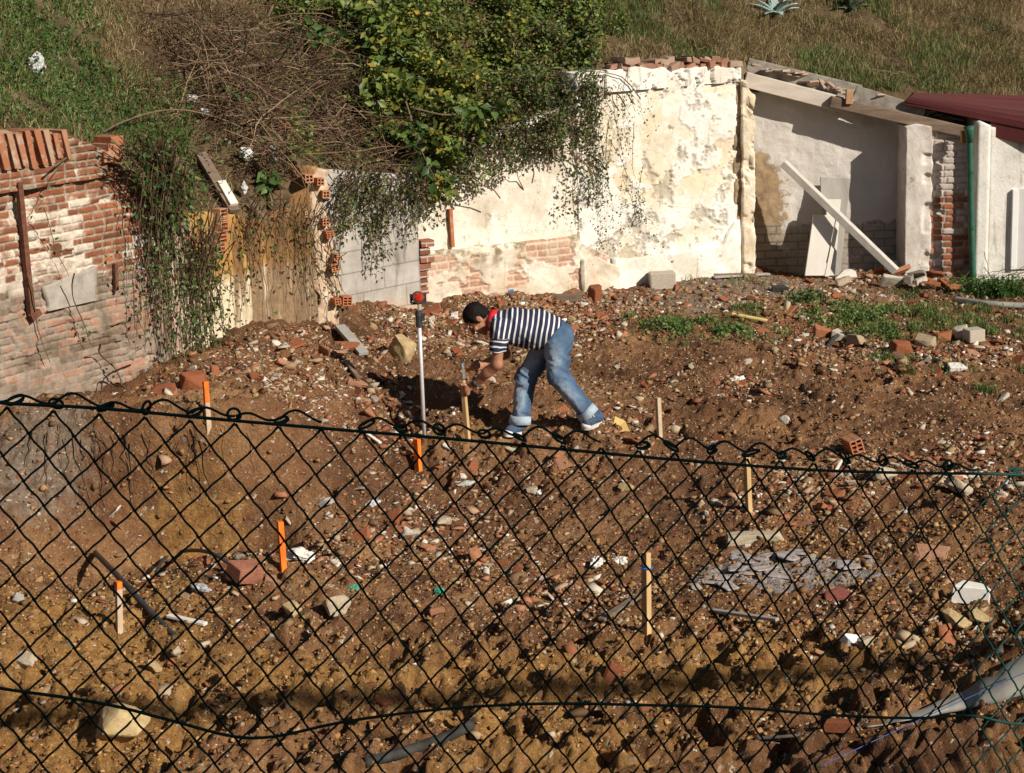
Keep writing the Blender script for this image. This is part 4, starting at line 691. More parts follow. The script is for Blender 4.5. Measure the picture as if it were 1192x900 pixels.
# long bowed bramble cane over the left slope
q = [hpt(60, 190)+np.array([.1, -.3, .05]), hpt(150, 155)+np.array([0, -.35, .12]), hpt(215, 145)+np.array([0, -.35, .16]), hpt(275, 152)+np.array([0, -.3, .1]), hpt(310, 165)+np.array([0, -.2, 0])]
b_ = MB(); b_.add(*tube(spline(q, 30), .008, 6)); tag(b_.build('bramble_cane', M_STEM, smooth=True), 'long green brown bramble cane bowed over the left slope', 'cane')
# agaves at the top
def agave(px_, py_, n, L, cols, label, seed):
    r = np.random.default_rng(seed); p = hpt(px_, py_); T = empty('agave', p, label=label, cat='agave'); m_ = simple('agave_leaf', *cols, 8, .45, .1)
    for k in range(n):
        a = TAU*k/n+r.normal(0, .2); el = r.uniform(.15, 1.1); d = np.array([math.cos(a)*math.cos(el), math.sin(a)*math.cos(el), math.sin(el)]); s = np.cross(d, (0, 0, 1)); s /= np.linalg.norm(s); up = np.cross(s, d); V = []; ks = np.linspace(0, 1, 7); l = L*r.uniform(.8, 1.1)
        for t_ in ks:
            w_ = .06*L/.4*(.75+.7*t_)*(1-t_**3)+.002; c_ = d*l*t_-np.array([0, 0, 1])*.22*l*t_*t_
            V += [c_-s*w_+up*w_*.35, c_-up*.012, c_+s*w_+up*w_*.35, c_+up*.012*(1-t_)]
        Fq = [(i*4+j, i*4+(j+1) % 4, i*4+4+(j+1) % 4, i*4+4+j) for i in range(6) for j in range(4)]+[(3, 2, 1, 0), (24, 25, 26, 27)]
        mesh('leaf', V, Fq, m_, T, smooth=True)
agave(900, 16, 13, .36, ((.20, .29, .27), (.34, .42, .38)), 'pale blue green agave at the top edge of the slope', 1)
agave(990, 12, 11, .26, ((.02, .035, .025), (.05, .07, .045)), 'dark green agave at the top edge of the slope right of the pale one', 2)
# -- plants on the plot floor
def patch(name, label, spots, n, hmean, mat, seed, leafy=.3, kind='stuff', cat='weeds'):
    r = np.random.default_rng(seed); B = []
    for px_, py_, rx, ry, w_ in spots:
        k = int(n*w_); c = hit(px_, py_); q = np.stack([c[0]+r.normal(0, rx, k), c[1]+r.normal(0, ry, k)], 1); nn = fbm(q[:, 0]*5, q[:, 1]*5, seed, 2); q = q[nn > -.05]; B.append(np.c_[q, gz(q[:, 0], q[:, 1])])
    B = np.concatenate(B); h = r.gamma(4, hmean/4, len(B))+.015; v1 = blades_np(B, h, r.uniform(.004, .009, len(B)), r.uniform(.2, .9, len(B)), seed)
    k = int(len(B)*leafy); L_ = B[:k]+np.c_[r.normal(0, .03, (k, 2)), r.uniform(.01, hmean*1.3, k)]; v2 = leaves_np(L_, r.uniform(.02, .055, k), droop=-.1, seed=seed+1)
    return tag(mesh(name, *cat_np([v1, v2]), mat), label, cat, kind=kind)
patch('weed_patch', 'low patches of green grass and weeds on the right of the plot floor', [(815, 384, .30, .22, .30), (790, 384, .16, .1, .08), (880, 392, .12, .1, .05), (905, 393, .1, .1, .04), (1000, 370, .28, .25, .3), (1035, 388, .25, .16, .22), (1085, 375, .35, .3, .35), (1150, 366, .35, .25, .3), (1165, 388, .3, .12, .2), (1035, 418, .12, .06, .06), (1065, 431, .08, .05, .04), (1145, 456, .05, .04, .03), (1150, 430, .3, .05, .08), (870, 360, .12, .1, .05), (860, 330, .15, .1, .05), (750, 323, .25, .05, .08), (1060, 345, .1, .08, .05)], 7000, .055, M_GRASS, 61, .35)
patch('weed_clump', 'small bright green weed clump in front of the leaning boards', [(942, 353, .10, .07, 1)], 500, .10, M_WEED, 62, .9, 'thing', 'weed')
patch('weed_clump', 'bushy green weeds at the foot of the white house front', [(1158, 343, .22, .12, 1)], 1500, .13, M_WEED, 63, .9, 'thing', 'weed')
c_ = hit(1165, 340); Pq, R__ = arcs(40, lambda n, r: c_+np.c_[r.normal(0, .15, (n, 2)), r.uniform(.05, .25, n)], 0, (.2, .5), (.002, .004), 71)
tag(mesh('dry_weed', *tubes_np(Pq, R__), M_TWIG), 'dry curled weed stems against the white house front', 'weed')
# ------------------------------------------------------------------ rubble
import bmesh
def hull_mesh(name, pts, mat, smooth=False):
    bm = bmesh.new(); vs = [bm.verts.new(tuple(map(float, p))) for p in pts]; r = bmesh.ops.convex_hull(bm, input=vs)
    junk = [v for v in bm.verts if not v.link_faces]; bmesh.ops.delete(bm, geom=junk, context='VERTS')
    bmesh.ops.dissolve_limit(bm, angle_limit=.12, verts=bm.verts, edges=bm.edges); bmesh.ops.bevel(bm, geom=list(bm.edges), offset=.035, segments=1, affect='EDGES')
    me = bpy.data.meshes.new(name); bm.to_mesh(me); bm.free(); me.materials.append(mat); return me
def stone_me(seed, mat, flat=.7, n=16):
    r = np.random.default_rng(seed); d = unit(r.normal(size=(n, 3)))*r.uniform(.75, 1.1, (n, 1))*np.array([1, .8, flat])*.5; return hull_mesh('stone', d, mat)
def frag_me(seed, mat, dims=(1, .5, .28), cut=True):
    r = np.random.default_rng(seed); V = boxV(-.5, .5, -.5, .5, -.5, .5)*np.array(dims); P = [v for v in V]
    if cut:
        k = r.integers(0, 4); ks = [0, 1, 5, 4] if k == 0 else [1, 2, 6, 5] if k == 1 else [2, 3, 7, 6] if k == 2 else [3, 0, 4, 7]
        for j in ks: P[j] = V[j]*r.uniform(.3, .95, 3)
        for j in r.choice(8, 2, replace=False): q = P[j].copy(); P[j] = q*np.array([r.uniform(.3, .8), 1, 1]); P.append(q*np.array([1, r.uniform(.2, .7), 1])); P.append(q*np.array([1, 1, r.uniform(.1, .6)]))
    return hull_mesh('brick', np.array(P)+r.normal(0, .012, (len(P), 3)), mat)
def rockmat(name, cs, sc=9):
    m = NT(name, .92, .15); r = m.orand(); n = m.noise(sc, 6, .7); c = m.ramp(r, cs); c = m.mix(m.ss(n, .35, .7, 0, .7), c, m.mix(1, c, (.55, .46, .36), 'MULTIPLY')); c = m.mix(m.ss(m.noise(3, 6, .7), .50, .68, 0, .4), c, (.20, .12, .065))
    return m.out(c, m.bump(m.noise(sc*5, 6, .72), .6, .01))
M_STONE = rockmat('stone', [(0, (.30, .22, .14)), (.3, (.42, .33, .22)), (.55, (.38, .27, .13)), (.8, (.50, .43, .33)), (1, (.28, .25, .22))])
M_PLASTER = rockmat('plaster_bit', [(0, (.50, .45, .38)), (.5, (.64, .60, .54)), (1, (.74, .72, .68))])
M_BROCK = rockmat('brick_bit', [(0, (.21, .07, .036)), (.35, (.33, .115, .055)), (.7, (.41, .17, .085)), (1, (.44, .26, .17))], 14)
M_SLATE = rockmat('slab_bit', [(0, (.22, .20, .18)), (1, (.40, .37, .33))])
M_CEMP = simple('spilled_cement', (.20, .15, .115), (.50, .455, .45), 4, .95, .7, .01)
STV = [stone_me(i, M_STONE, [.7, .5, .8, .6][i % 4]) for i in range(10)]; BRV = [frag_me(40+i, M_BROCK, [(1, .5, .24), (1, .7, .16), (1, .8, .10), (.8, .6, .34)][i % 4]) for i in range(10)]
PLV = [frag_me(70+i, M_PLASTER, [(1, .7, .16), (1, .5, .3), (.9, .8, .12)][i % 3]) for i in range(6)]+[stone_me(80+i, M_PLASTER, .5) for i in range(3)]
BL = [(320,425,.6,.6,.8,5),(390,415,.5,.6,.75,5),(470,365,.5,.5,.6,6),(540,360,.8,.6,.58,7),(600,350,.7,.4,.55,5),(480,400,.5,.5,.5,5),(250,440,.4,.3,.85,5),(1060,330,.35,.25,.25,10),(930,400,.7,.4,.2,4),(1060,415,.9,.35,.18,6),(1150,405,.5,.3,.15,5),(670,375,.3,.6,.4,4),(720,350,.4,.3,.48,6),(790,345,.8,.4,.42,3),(870,455,.3,.3,.2,5),
      (1110,750,.45,.4,.08,5),(1130,770,.3,.25,.1,6),(520,650,.7,.6,.02,2.5),(450,620,.5,.5,.1,2),(690,690,.4,.3,.0,2.5),(640,560,.6,.5,.05,2),(1020,540,.6,.4,.13,5),(1100,560,.5,.4,.1,4),(900,590,.5,.3,.05,3),(340,640,.35,.35,.1,3),(250,690,.6,.4,.05,2),(700,500,.4,.4,.27,2.5),(1000,350,.6,.3,.25,4),(420,440,.3,.5,.66,3)]
_blc = [(at_z(a, b, z)[:2], rx, ry, k) for a, b, rx, ry, z, k in BL]
def dens(x, y):
    d = .85+0*x
    for c, rx, ry, k in _blc: d = d+k*np.exp(-((x-c[0])/rx)**2-((y-c[1])/ry)**2)
    c0 = at_z(900, 665, 0); d = d*(1-.8*np.exp(-((x-c0[0])/.5)**2-((y-c0[1])/.4)**2))
    return d*(.35+1.3*vn2(x*1.7, y*1.7, 511)*vn2(x*4.1, y*4.1, 512)*2)
def scatter(n, seed, p=1., wide=0):
    r = np.random.default_rng(seed); out = []; tot = 0
    while tot < n:
        x = r.uniform(-5.2, 6.6, 30000); y = 8.9+(22-8.9)*r.random(30000)**.85; px, py = proj(np.stack([x, y, gz(x, y)], 1)); far = sstep(12, 17, y)*.5
        k = (r.random(30000)*9 < dens(x, y)**p) & (px > 0-wide) & (px < 1192+wide*1.4) & (py < 930) & (y < 21.2)
        # keep clear of the walls
        for fr in (W1, W2, W3, W4, W5, W6, W8, WP):
            q = np.stack([x, y], 1)-fr.P; u = q@fr.d; v = q@fr.n; k &= ~((u > -.3) & (u < fr.len+.4) & (v > -.10))
        out.append(np.stack([x, y], 1)[k]); tot += k.sum()
    return np.concatenate(out)[:n]
def chips(name, label, n, size, seed, mat, flat=.5, p=1., cat='rubble', near=0):
    r = np.random.default_rng(seed); n = int(n*1.15); q = scatter(n, seed, p, 170) if not near else np.stack([r.uniform(-3.4, 4.2, n), 8.9+3.6*r.random(n)**1.2], 1); s = np.clip(r.lognormal(math.log(size), .5, n), size*.4, size*3.2); V = boxV(-.5, .5, -.5, .5, -.5, .5)[None]*np.stack([s, s*r.uniform(.4, .95, n), s*flat*r.uniform(.4, 1.2, n)], 1)[:, None]
    V = V*r.uniform(.45, 1.1, (n, 8, 1)); a = r.uniform(0, TAU, n); t1 = r.normal(0, .35, n); c, sn = np.cos(a)[:, None], np.sin(a)[:, None]; x = V[..., 0]*np.cos(t1)[:, None]-V[..., 2]*np.sin(t1)[:, None]; z = V[..., 0]*np.sin(t1)[:, None]+V[..., 2]*np.cos(t1)[:, None]
    W = np.stack([x*c-V[..., 1]*sn, x*sn+V[..., 1]*c, z], -1)+np.c_[q, gz(q[:, 0], q[:, 1])+s*flat*.18][:, None]
    Fq = (np.arange(n)[:, None, None]*8+np.array(BOXF)[None]).reshape(-1, 4)
    return tag(mesh(name, W.reshape(-1, 3), Fq, mat), label, cat, kind='stuff')
def chipmat(name, cs):
    m = NT(name, .92, .15); return m.out(m.ramp(m.island(), cs), m.bump(m.noise(60, 5, .7), .5, .006))
chips('brick_crumbs', 'crumbs of orange brick strewn all over the dirt', 12000, .017, 601, chipmat('brick_crumb', [(0, (.19, .07, .036)), (.45, (.32, .125, .064)), (.75, (.38, .19, .11)), (1, (.38, .27, .18))]), .35, 1.7)
chips('stone_crumbs', 'tan and brown gravel and clods strewn all over the dirt', 15000, .0165, 602, chipmat('stone_crumb', [(0, (.10, .06, .032)), (.35, (.20, .125, .065)), (.6, (.30, .205, .11)), (.85, (.40, .30, .19)), (1, (.46, .39, .30))]), .6, .9)
chips('plaster_crumbs', 'white and grey crumbs of plaster and mortar strewn over the dirt', 6000, .0135, 603, chipmat('plaster_crumb', [(0, (.33, .28, .22)), (.45, (.48, .42, .34)), (.8, (.60, .55, .48)), (1, (.76, .74, .71))]), .3, 1.6)
chips('dirt_clods', 'dark brown earth clods lying on the churned dirt', 16000, .019, 604, chipmat('clod', [(0, (.10, .052, .026)), (.5, (.21, .116, .056)), (1, (.35, .21, .098))]), .75, .25)
KEEP = [(hit(a, b)[:2], r_) for a, b, r_ in ((597, 506, .28), (690, 498, .25), (677, 502, .22), (545, 506, .12), (494, 508, .1), (753, 739, .15), (872, 599, .12), (768, 508, .12), (487, 545, .12), (330, 662, .15), (139, 736, .15), (242, 488, .12), (720, 503, .2), (545, 503, .15), (640, 500, .2))]
def singles(n, size, seed, pool, name, label, cat, group, sink=.15, p=1.2):
    r = np.random.default_rng(seed); q = scatter(int(n*1.04), seed, p)[:]; s = np.sort(np.clip(r.lognormal(math.log(size), .42, len(q)), size*.55, size*2.4))[::-1]
    q = q[np.all([np.linalg.norm(q-np.array(c_)[None], axis=1) > r_ for c_, r_ in KEEP], axis=0)]
    for (x, y), k in zip(q, s):
        o = bpy.data.objects.new(name, pool[r.integers(len(pool))]); o.scale = (k, k, k); o.rotation_euler = (r.normal(0, .45), r.normal(0, .45), r.uniform(0, TAU)); o.location = (x, y, float(gz(x, y))+k*sink); link(o); tag(o, label, cat, group)
chips('brick_rubble', 'broken orange brick and tile heaped along the foot of the walls and banks', 2600, .040, 605, bpy.data.materials['brick_crumb'], .35, 2.6)
chips('mortar_rubble', 'pale lumps of mortar and plaster heaped along the foot of the walls and banks', 1300, .036, 606, bpy.data.materials['plaster_crumb'], .4, 2.6)
chips('stone_rubble', 'tan stone rubble heaped along the foot of the walls and banks', 1500, .040, 607, bpy.data.materials['stone_crumb'], .5, 2.4)
_n1 = len(_blc)
chips('soil_crumbs', 'loose crumbs of ochre earth over the churned near edge of the plot', 15000, .0135, 608, chipmat('soil_crumb', [(0, (.09, .046, .02)), (.4, (.22, .118, .045)), (.75, (.36, .20, .072)), (1, (.48, .31, .14))]), .8, .12, near=1)
singles(295, .10, 611, BRV, 'brick_fragment', 'small broken piece of orange brick lying loose on the dirt', 'brick', 'broken brick pieces scattered over the plot', .05, 1.7)
singles(240, .058, 612, STV, 'loose_stone', 'small tan stone lying loose on the dirt', 'stone', 'loose stones scattered over the plot', .02, 1.2)
singles(240, .078, 613, PLV, 'plaster_flake', 'small pale flake of plaster lying loose on the dirt', 'plaster', 'pale plaster flakes scattered over the plot', .05, 1.5)
for i in range(16):
    r = np.random.default_rng(900+i); px, py = [(842, 676), (858, 668), (870, 660), (884, 655), (900, 652), (915, 656), (930, 652), (872, 674), (892, 668), (848, 688), (905, 672), (945, 660), (826, 682), (862, 650), (1010, 662), (985, 670)][i]
    t = np.sort(r.uniform(0, TAU, 11)); rr = r.uniform(.55, 1, 11); pts = np.concatenate([np.stack([rr*np.cos(t)*.5, rr*np.sin(t)*.4, 0*t-.03], 1), np.stack([rr*np.cos(t)*.46, rr*np.sin(t)*.37, 0*t+.02], 1)])
    me = hull_mesh('cement_plate', pts, M_CEMP); P = at_z(px, py, .0); s_ = r.uniform(.12, .32); o = bpy.data.objects.new('cement_plate', me); o.scale = (s_, s_*.8, s_*.7); o.rotation_euler = (r.normal(0, .05), r.normal(0, .05), r.uniform(0, 6)); o.location = (P[0], P[1], float(gz(P[0], P[1]))+.012); link(o); tag(o, 'thin cracked plate of spilled pale lilac cement on the dirt', 'cement', 'spilled cement plates right of the twine tied stake')
# -- the pieces one can point at
def one(name, label, cat, px, py, size, me, rot=(0, 0, 0), sink=.2, group=None):
    P = hit(px, py); o = bpy.data.objects.new(name, me); o.scale = size if isinstance(size, tuple) else (size,)*3; o.rotation_euler = rot; s = o.scale[2]; o.location = (P[0], P[1], P[2]+s*sink); link(o); return tag(o, label, cat, group)
def rock(seed, mat, flat=.7, sub=4, amp=.15):
    bm = bmesh.new(); bmesh.ops.create_icosphere(bm, subdivisions=sub, radius=.5); r = np.random.default_rng(seed); V = np.array([v.co for v in bm.verts]); pl = unit(r.normal(size=(12, 3)))
    for d in pl: h = V@d; lim = r.uniform(.20, .40); V = V-np.outer(np.maximum(h-lim, 0), d)*.9
    V = V*(1+amp*(vn3(V[:, 0:1]*4+seed, V[:, 1:2]*4, V[:, 2:3]*4, seed)-.5)+amp*.4*(vn3(V[:, 0:1]*11, V[:, 1:2]*11+seed, V[:, 2:3]*11, seed)-.5)); V[:, 2] *= flat
    for v, c in zip(bm.verts, V): v.co = c
    me = bpy.data.meshes.new('rock'); bm.to_mesh(me); bm.free(); me.materials.append(mat); return me
M_YST = simple('yellow_stone', (.30, .20, .09), (.52, .40, .22), 7, .9, .6, .01); M_TST = simple('tan_stone', (.30, .235, .16), (.54, .46, .34), 7, .9, .6, .01); M_GST = simple('grey_stone', (.26, .24, .21), (.46, .43, .38), 8, .9, .6, .01)
one('boulder', 'big pale yellow stone behind the survey pole', 'stone', 466, 418, .36, rock(1, M_YST, .85), (.2, .1, .4), .28)
one('boulder', 'largest pale yellow boulder in the bottom left corner below the slack fence wire', 'stone', 142, 862, .34, rock(2, M_YST, .95), (.3, -.2, .8), .3)
for i, (px, py, s, mt, lab) in enumerate([(178, 783, .15, M_YST, 'yellow stone left of centre between the black hose and the slack fence wire'), (206, 762, .10, M_TST, 'rounded tan stone just right of the yellow stone by the hose'), (313, 748, .12, M_TST, 'tan stone lying alone right of the black hose'), (28, 775, .17, M_TST, 'tan stone at the left edge above the slack fence wire'), (22, 702, .13, M_GST, 'grey stone at the left edge level with the orange topped stake'), (380, 590, .16, M_GST, 'grey slab of stone above the solid orange stake in the hollow'), (517, 612, .14, M_TST, 'knobbly tan stone in the middle of the plot below the pole'), (390, 714, .22, M_TST, 'wide flat tan stone half buried left of the middle'), (595, 528, .13, M_TST, 'flat tan stone on the bank below the man'), (1112, 729, .20, M_YST, 'long yellow stone near the right edge below the white block'), (1008, 752, .12, M_TST, 'pale tan stone beside the white scrap on the right'), (1140, 722, .15, M_YST, 'angular yellow stone right of the long yellow stone'), (1115, 575, .22, M_TST, 'broad pale stone half buried at the right under the fence top'), (1030, 560, .20, M_TST, 'pinkish upright stone right of the bare stake by the fence top'), (925, 347, .13, M_TST, 'rounded beige stone left of the weed clump'), (810, 690-4, .1, M_GST, 'small grey stone at the left end of the cement smear'), (620, 575, .12, M_TST, 'long low stone in the dirt below the man'), (728, 570, .14, M_YST, 'flat yellowish stone right below the man by the fence wire'), (340, 716, .16, M_YST, 'rusty yellow stone in the hollow below the solid orange stake')]):
    one('stone', lab, 'stone', px, py, s, rock(20+i, mt, [.6, .75, .5][i % 3]), (rng.normal(0, .2), rng.normal(0, .2), rng.uniform(0, 6)), .22)
M_BLK = simple('concrete_block', (.34, .29, .23), (.50, .44, .36), 10, .92, .4, .006); M_WBL = simple('white_block', (.60, .58, .54), (.74, .72, .68), 8, .9, .35, .005)
def blk(name, label, cat, px, py, dims, rz, mat, seed, tilt=(0, 0), sink=.42, cut=True):
    me = frag_me(seed, mat, (1, 1, 1), cut); return one(name, label, cat, px, py, dims, me, (tilt[0], tilt[1], rz), sink)
blk('concrete_block', 'beige concrete block lying in front of the tall white wall', 'block', 771, 334, (.27, .16, .17), .05, M_BLK, 201, cut=False)
blk('standing_brick', 'half brick standing on end in front of the corner buttress', 'brick', 694, 352, (.13, .12, .19), .4, M_BROCK, 202)
blk('concrete_cube', 'beige concrete cube on the rubble line right of the weeds', 'block', 1133, 396, (.16, .15, .12), .3, M_BLK, 203, cut=False)
blk('white_block', 'white block lying at the foot of the leaning plank', 'block', 1035, 318, (.12, .1, .17), .2, M_WBL, 204, (.1, .2))
blk('white_block', 'chipped white block near the right edge under the fence', 'block', 1128, 696, (.23, .15, .11), -.1, M_WBL, 205, (.1, .1))
blk('white_slab', 'small white slab at the end of the black hose right of the weeds', 'slab', 1113, 431, (.17, .12, .06), .2, M_WBL, 206, (.3, .1))
blk('red_block', 'large dull red brick lump by the black cable in the hollow', 'brick', 288, 678, (.22, .16, .13), .5, simple('dull_red', (.20, .075, .045), (.36, .15, .09), 9, .92, .5), 207, (.1, .2))
blk('red_brick_piece', 'dark red brick piece right of the cement smear', 'brick', 973, 698, (.17, .12, .06), .1, simple('deep_red', (.16, .045, .035), (.27, .085, .06), 9, .9, .4), 208, (.2, .1))
blk('black_scrap', 'black angular scrap on the grey floor in front of the shed', 'scrap', 906, 338, (.19, .12, .07), .3, simple('black_scrap', (.015, .015, .015), (.05, .05, .05), 9, .7), 209, (.3, .1))
blk('pale_slab', 'long pale slab lying flat above the cement smear', 'slab', 885, 626, (.46, .12, .07), .05, M_TST, 210, (0, 0), .05)
blk('brick_wedge', 'orange brick wedge lying under the stake with the orange top at the wall', 'brick', 228, 452, (.20, .12, .13), .4, M_BROCK, 211)
blk('orange_tile', 'flat orange tile fragment high on the left rubble bank', 'tile', 405, 407, (.22, .12, .05), .2, M_BROCK, 212, (.25, .1))
blk('timber_offcut', 'short thick timber lying in front of the brick plinth', 'timber', 662, 350, (.27, .1, .07), 0, M_WOODD, 213, cut=False)
blk('white_scrap', 'bright white scrap in the dirt right of the middle', 'scrap', 993, 752, (.13, .08, .06), .3, simple('white_scrap', (.72, .73, .75), (.84, .85, .86), 6, .6, .2), 214, (.2, .3))
blk('white_scrap', 'small bright white tile lying below the man left of the fence wire', 'scrap', 628, 577, (.07, .07, .04), .6, M_WBL, 215, (.3, .2))
blk('plastic_scrap', 'blue plastic scrap at the foot of the cream plinth', 'scrap', 593, 342, (.08, .05, .05), .2, simple('blue_plastic', (.02, .16, .38), (.05, .24, .48), 6, .4, .1), 216, (.2, .2), .5)
# hollow bricks lying about
for px, py, w_, h_, lab, a in ((1000, 530, .10, .11, 'hollow orange brick lying among the rubble right of the fence stake', .5), (332, 157, .12, .10, 'hollow orange brick resting on the debris slope under the dead bramble', .15), (404, 352, .12, .11, 'hollow orange brick at the foot of the broken pier', .1)):
    fr = Fr(hit(px, py)-(.06, 0, 0), hit(px, py)+(.1, .04, 0)) if py > 200 else Fr(hpt(px, py)-(.06, .25, 0), hpt(px, py)+(.1, -.2, 0))
    b = MB(); hollow_brick(fr, px-8, py, w_, h_, .16, b, 3, 2, -.02, a-.2); o = b.build('hollow_brick_loose', M_HOLLOW)
    P = hit(px, py) if py > 200 else hpt(px, py); e = Fr.w; o.location = (fr.P[0], fr.P[1], 0); o.rotation_euler.z = fr.rz; tag(o, lab, 'brick')
# -- stakes
M_RAW = NT('raw_stake_wood', .85, .2); n = M_RAW.noise(16, 6, .6, M_RAW.mp(M_RAW.obj(), (1, 1, .12))); M_RAW = M_RAW.out(M_RAW.ramp(n, [(.3, (.40, .25, .11)), (.7, (.60, .42, .21))]), M_RAW.bump(n, .4, .003))
M_ORANGE = NT('orange_marker_paint', .65, .3); n = M_ORANGE.noise(24, 6, .7, M_ORANGE.mp(M_ORANGE.obj(), (1, 1, .3))); M_ORANGE = M_ORANGE.out(M_ORANGE.ramp(n, [(.28, (.48, .30, .15)), (.36, (.62, .12, .012)), (.5, (.80, .17, .012)), (.7, (.86, .25, .03))]), M_ORANGE.bump(n, .5, .004)); M_PALE = simple('weathered_wood', (.42, .31, .21), (.58, .45, .33), 14, .9, .4)
def stake(label, top, bot, w_, painted, mat=None, P=None, twine=False):
    B = hit(*bot) if P is None else P; Tp = at(top[0], top[1], B[1]+.02); d = Tp-B; L = np.linalg.norm(d); d /= L; T = empty('stake', B, label=label, cat='stake', group='marker stakes driven into the plot')
    a = rng.uniform(.3, .9); hint = (math.cos(a), math.sin(a), 0); p0 = L*(1-painted)
    if painted < 1: b = MB(); b.add(*bar(-d*.12, d*(p0 if painted else L), w_, w_*.75, hint)); b.build('shaft', mat or M_RAW, T, bevel=.002)
    if painted: b = MB(); b.add(*bar(d*(p0 if painted < 1 else -.08), d*L, w_, w_*.75, hint)); b.build('painted_top', M_ORANGE, T, bevel=.002)
    if twine: b = MB(); c0 = d*L*.82; [b.add(*tube([c0+np.array([.036*math.cos(t), .036*math.sin(t), .004*math.sin(3*t)+k*.012]) for t in np.linspace(0, TAU, 14)], .004, 5)) for k in range(1)]; b.build('blue_twine', simple('blue_twine', (.02, .12, .5), (.04, .2, .62), 9, .6), T)
    return T
stake('bare timber stake tied with blue twine in the middle of the plot', (752, 643), (753, 739), .048, 0, twine=True)
stake('bare timber stake just under the top wire of the fence, right of the man', (869, 530), (872, 599), .045, 0)
stake('short pale weathered stake right of the man', (766, 463), (768, 508), .042, 0, M_PALE)
stake('stake painted orange all over standing just below the survey pole', (485, 511), (487, 545), .05, 1)
stake('stake painted orange all over in the hollow on the left beside white paper', (326, 607), (330, 662), .048, 1)
stake('pale stake with a small orange tip beside the black cable', (138, 677), (139, 736), .045, .14, M_PALE)
stake('stake with orange upper half at the foot of the brick wall', (239, 444), (242, 488), .045, .55, M_PALE)
# -- leaning boards, beam and offcuts by the shed
M_WHB = simple('white_board', (.58, .54, .48), (.70, .66, .60), 5, .8, .25, .003, stretch=(1, 1, .2)); M_GRB = simple('grey_board', (.25, .23, .205), (.39, .365, .33), 5, .85, .3, .003, stretch=(1, 1, .2))
def lean(name, label, pts, Yb, Yt, th, mat, cat='board'):
    """board given by its four photo corners (bottom pair at Yb, top pair at Yt), extruded backwards"""
    (bl, br, tr, tl) = pts; Q4 = [at(*bl, Yb), at(*br, Yb), at(*tr, Yt), at(*tl, Yt)]; nrm = np.cross(Q4[1]-Q4[0], Q4[3]-Q4[0]); nrm /= np.linalg.norm(nrm); nrm *= np.sign(nrm[1]); b0 = Q4[0]
    b = MB(); b.add([p-b0 for p in Q4]+[p-b0+nrm*th for p in Q4], [(0, 1, 2, 3), (7, 6, 5, 4), (0, 4, 5, 1), (1, 5, 6, 2), (2, 6, 7, 3), (3, 7, 4, 0)]); o = b.build(name, mat, loc=b0, bevel=.004); return tag(o, label, cat)
lean('leaning_board', 'wide grey white board standing against the shed wall behind the others', ((958, 320), (978, 321), (990, 208), (955, 206)), 20.35, 20.62, .03, M_GRB)
lean('leaning_board', 'narrow middle board of the leaning white boards', ((958, 321), (972, 321), (979, 232), (963, 232)), 20.22, 20.42, .05, M_WHB)
lean('leaning_board', 'front white panel of the leaning boards, slanting to the left', ((937, 321), (958, 321), (974, 251), (947, 250)), 20.1, 20.3, .05, M_WHB)
lean('board_edge_strip', 'thin white strip leaning along the right side of the front white panel', ((960, 322), (965, 322), (978, 254), (974, 253)), 20.08, 20.28, .04, M_WHB)
Bt, Bb = at(912, 190, 20.42), at(1043, 316, 19.85); b = MB(); b.add(*bar(Bt-Bb, (0, 0, 0), .10, .075, (0, 0, 1))); tag(b.build('diagonal_plank', simple('grey_plank', (.44, .41, .37), (.58, .55, .50), 8, .85, .4, .004), loc=Bb, bevel=.005), 'long grey plank leaning diagonally across the boards against the shed wall', 'plank')
lean('board_offcut', 'short white board offcut lying at the foot of the leaning boards', ((972, 324), (998, 322), (995, 312), (983, 314)), 20.0, 20.1, .03, M_WHB)
def plank(label, A, Bp, w_, h_, mat, name='loose_plank', cat='plank', lift=.03, on=hit):
    a, b_ = on(*A)+(0, 0, lift), on(*Bp)+(0, 0, lift); m_ = (a+b_)/2; b = MB(); b.add(*bar(a-m_, b_-m_, w_, h_, (0, 0, 1))); return tag(b.build(name, mat, loc=m_, bevel=.004), label, cat)
up = lambda x, y: hpt(x, y)+unit(EYE-hpt(x, y))*.13
plank('long thin plank lying on the ground in front of the tall white wall', (785, 321), (880, 324), .09, .03, M_WOODD)
plank('second thin grey plank lying beside the long one before the shed', (830, 326), (895, 322), .06, .02, M_GRB)
plank('wet brown board sliding off the debris slope, its lower end white', (233, 182), (274, 248), .10, .04, M_WOODD, on=up)
plank('white painted board lying on the lower end of the wet brown board', (258, 218), (273, 246), .075, .035, M_WHB, on=lambda x, y: up(x, y)+unit(EYE-up(x, y))*.06)
plank('short brown plank sticking out of the debris slope below the dark seedling', (289, 236), (313, 260), .09, .03, M_WOODD, on=up)
plank('old plank lying on the rubble bank below the grey block wall', (396, 388), (424, 420), .09, .035, M_GRB, lift=.06)
plank('thin dark strip of wood on the rubble bank below the broken pier', (403, 425), (418, 447), .04, .03, M_WOODD, lift=.04)
plank('yellow strip of wood lying in the red rubble behind the weeds', (852, 371), (893, 379), .05, .02, simple('yellow_strip', (.50, .42, .12), (.66, .58, .22), 9, .7), lift=.05)
plank('grey strip of wood lying below the cement smear', (830, 716), (905, 745-18), .035, .02, M_GRB, lift=.03)
plank('thin batten lying in front of the bare stake on the right of the middle', (700, 727), (745, 698), .05, .02, M_WOODD)
plank('white painted lath lying on the bank left of the orange stake', (426, 508), (443, 520), .03, .015, M_WHB)
plank('splintered pale lath in the hollow below the black cable', (196, 722), (240, 732), .04, .02, M_WHB)
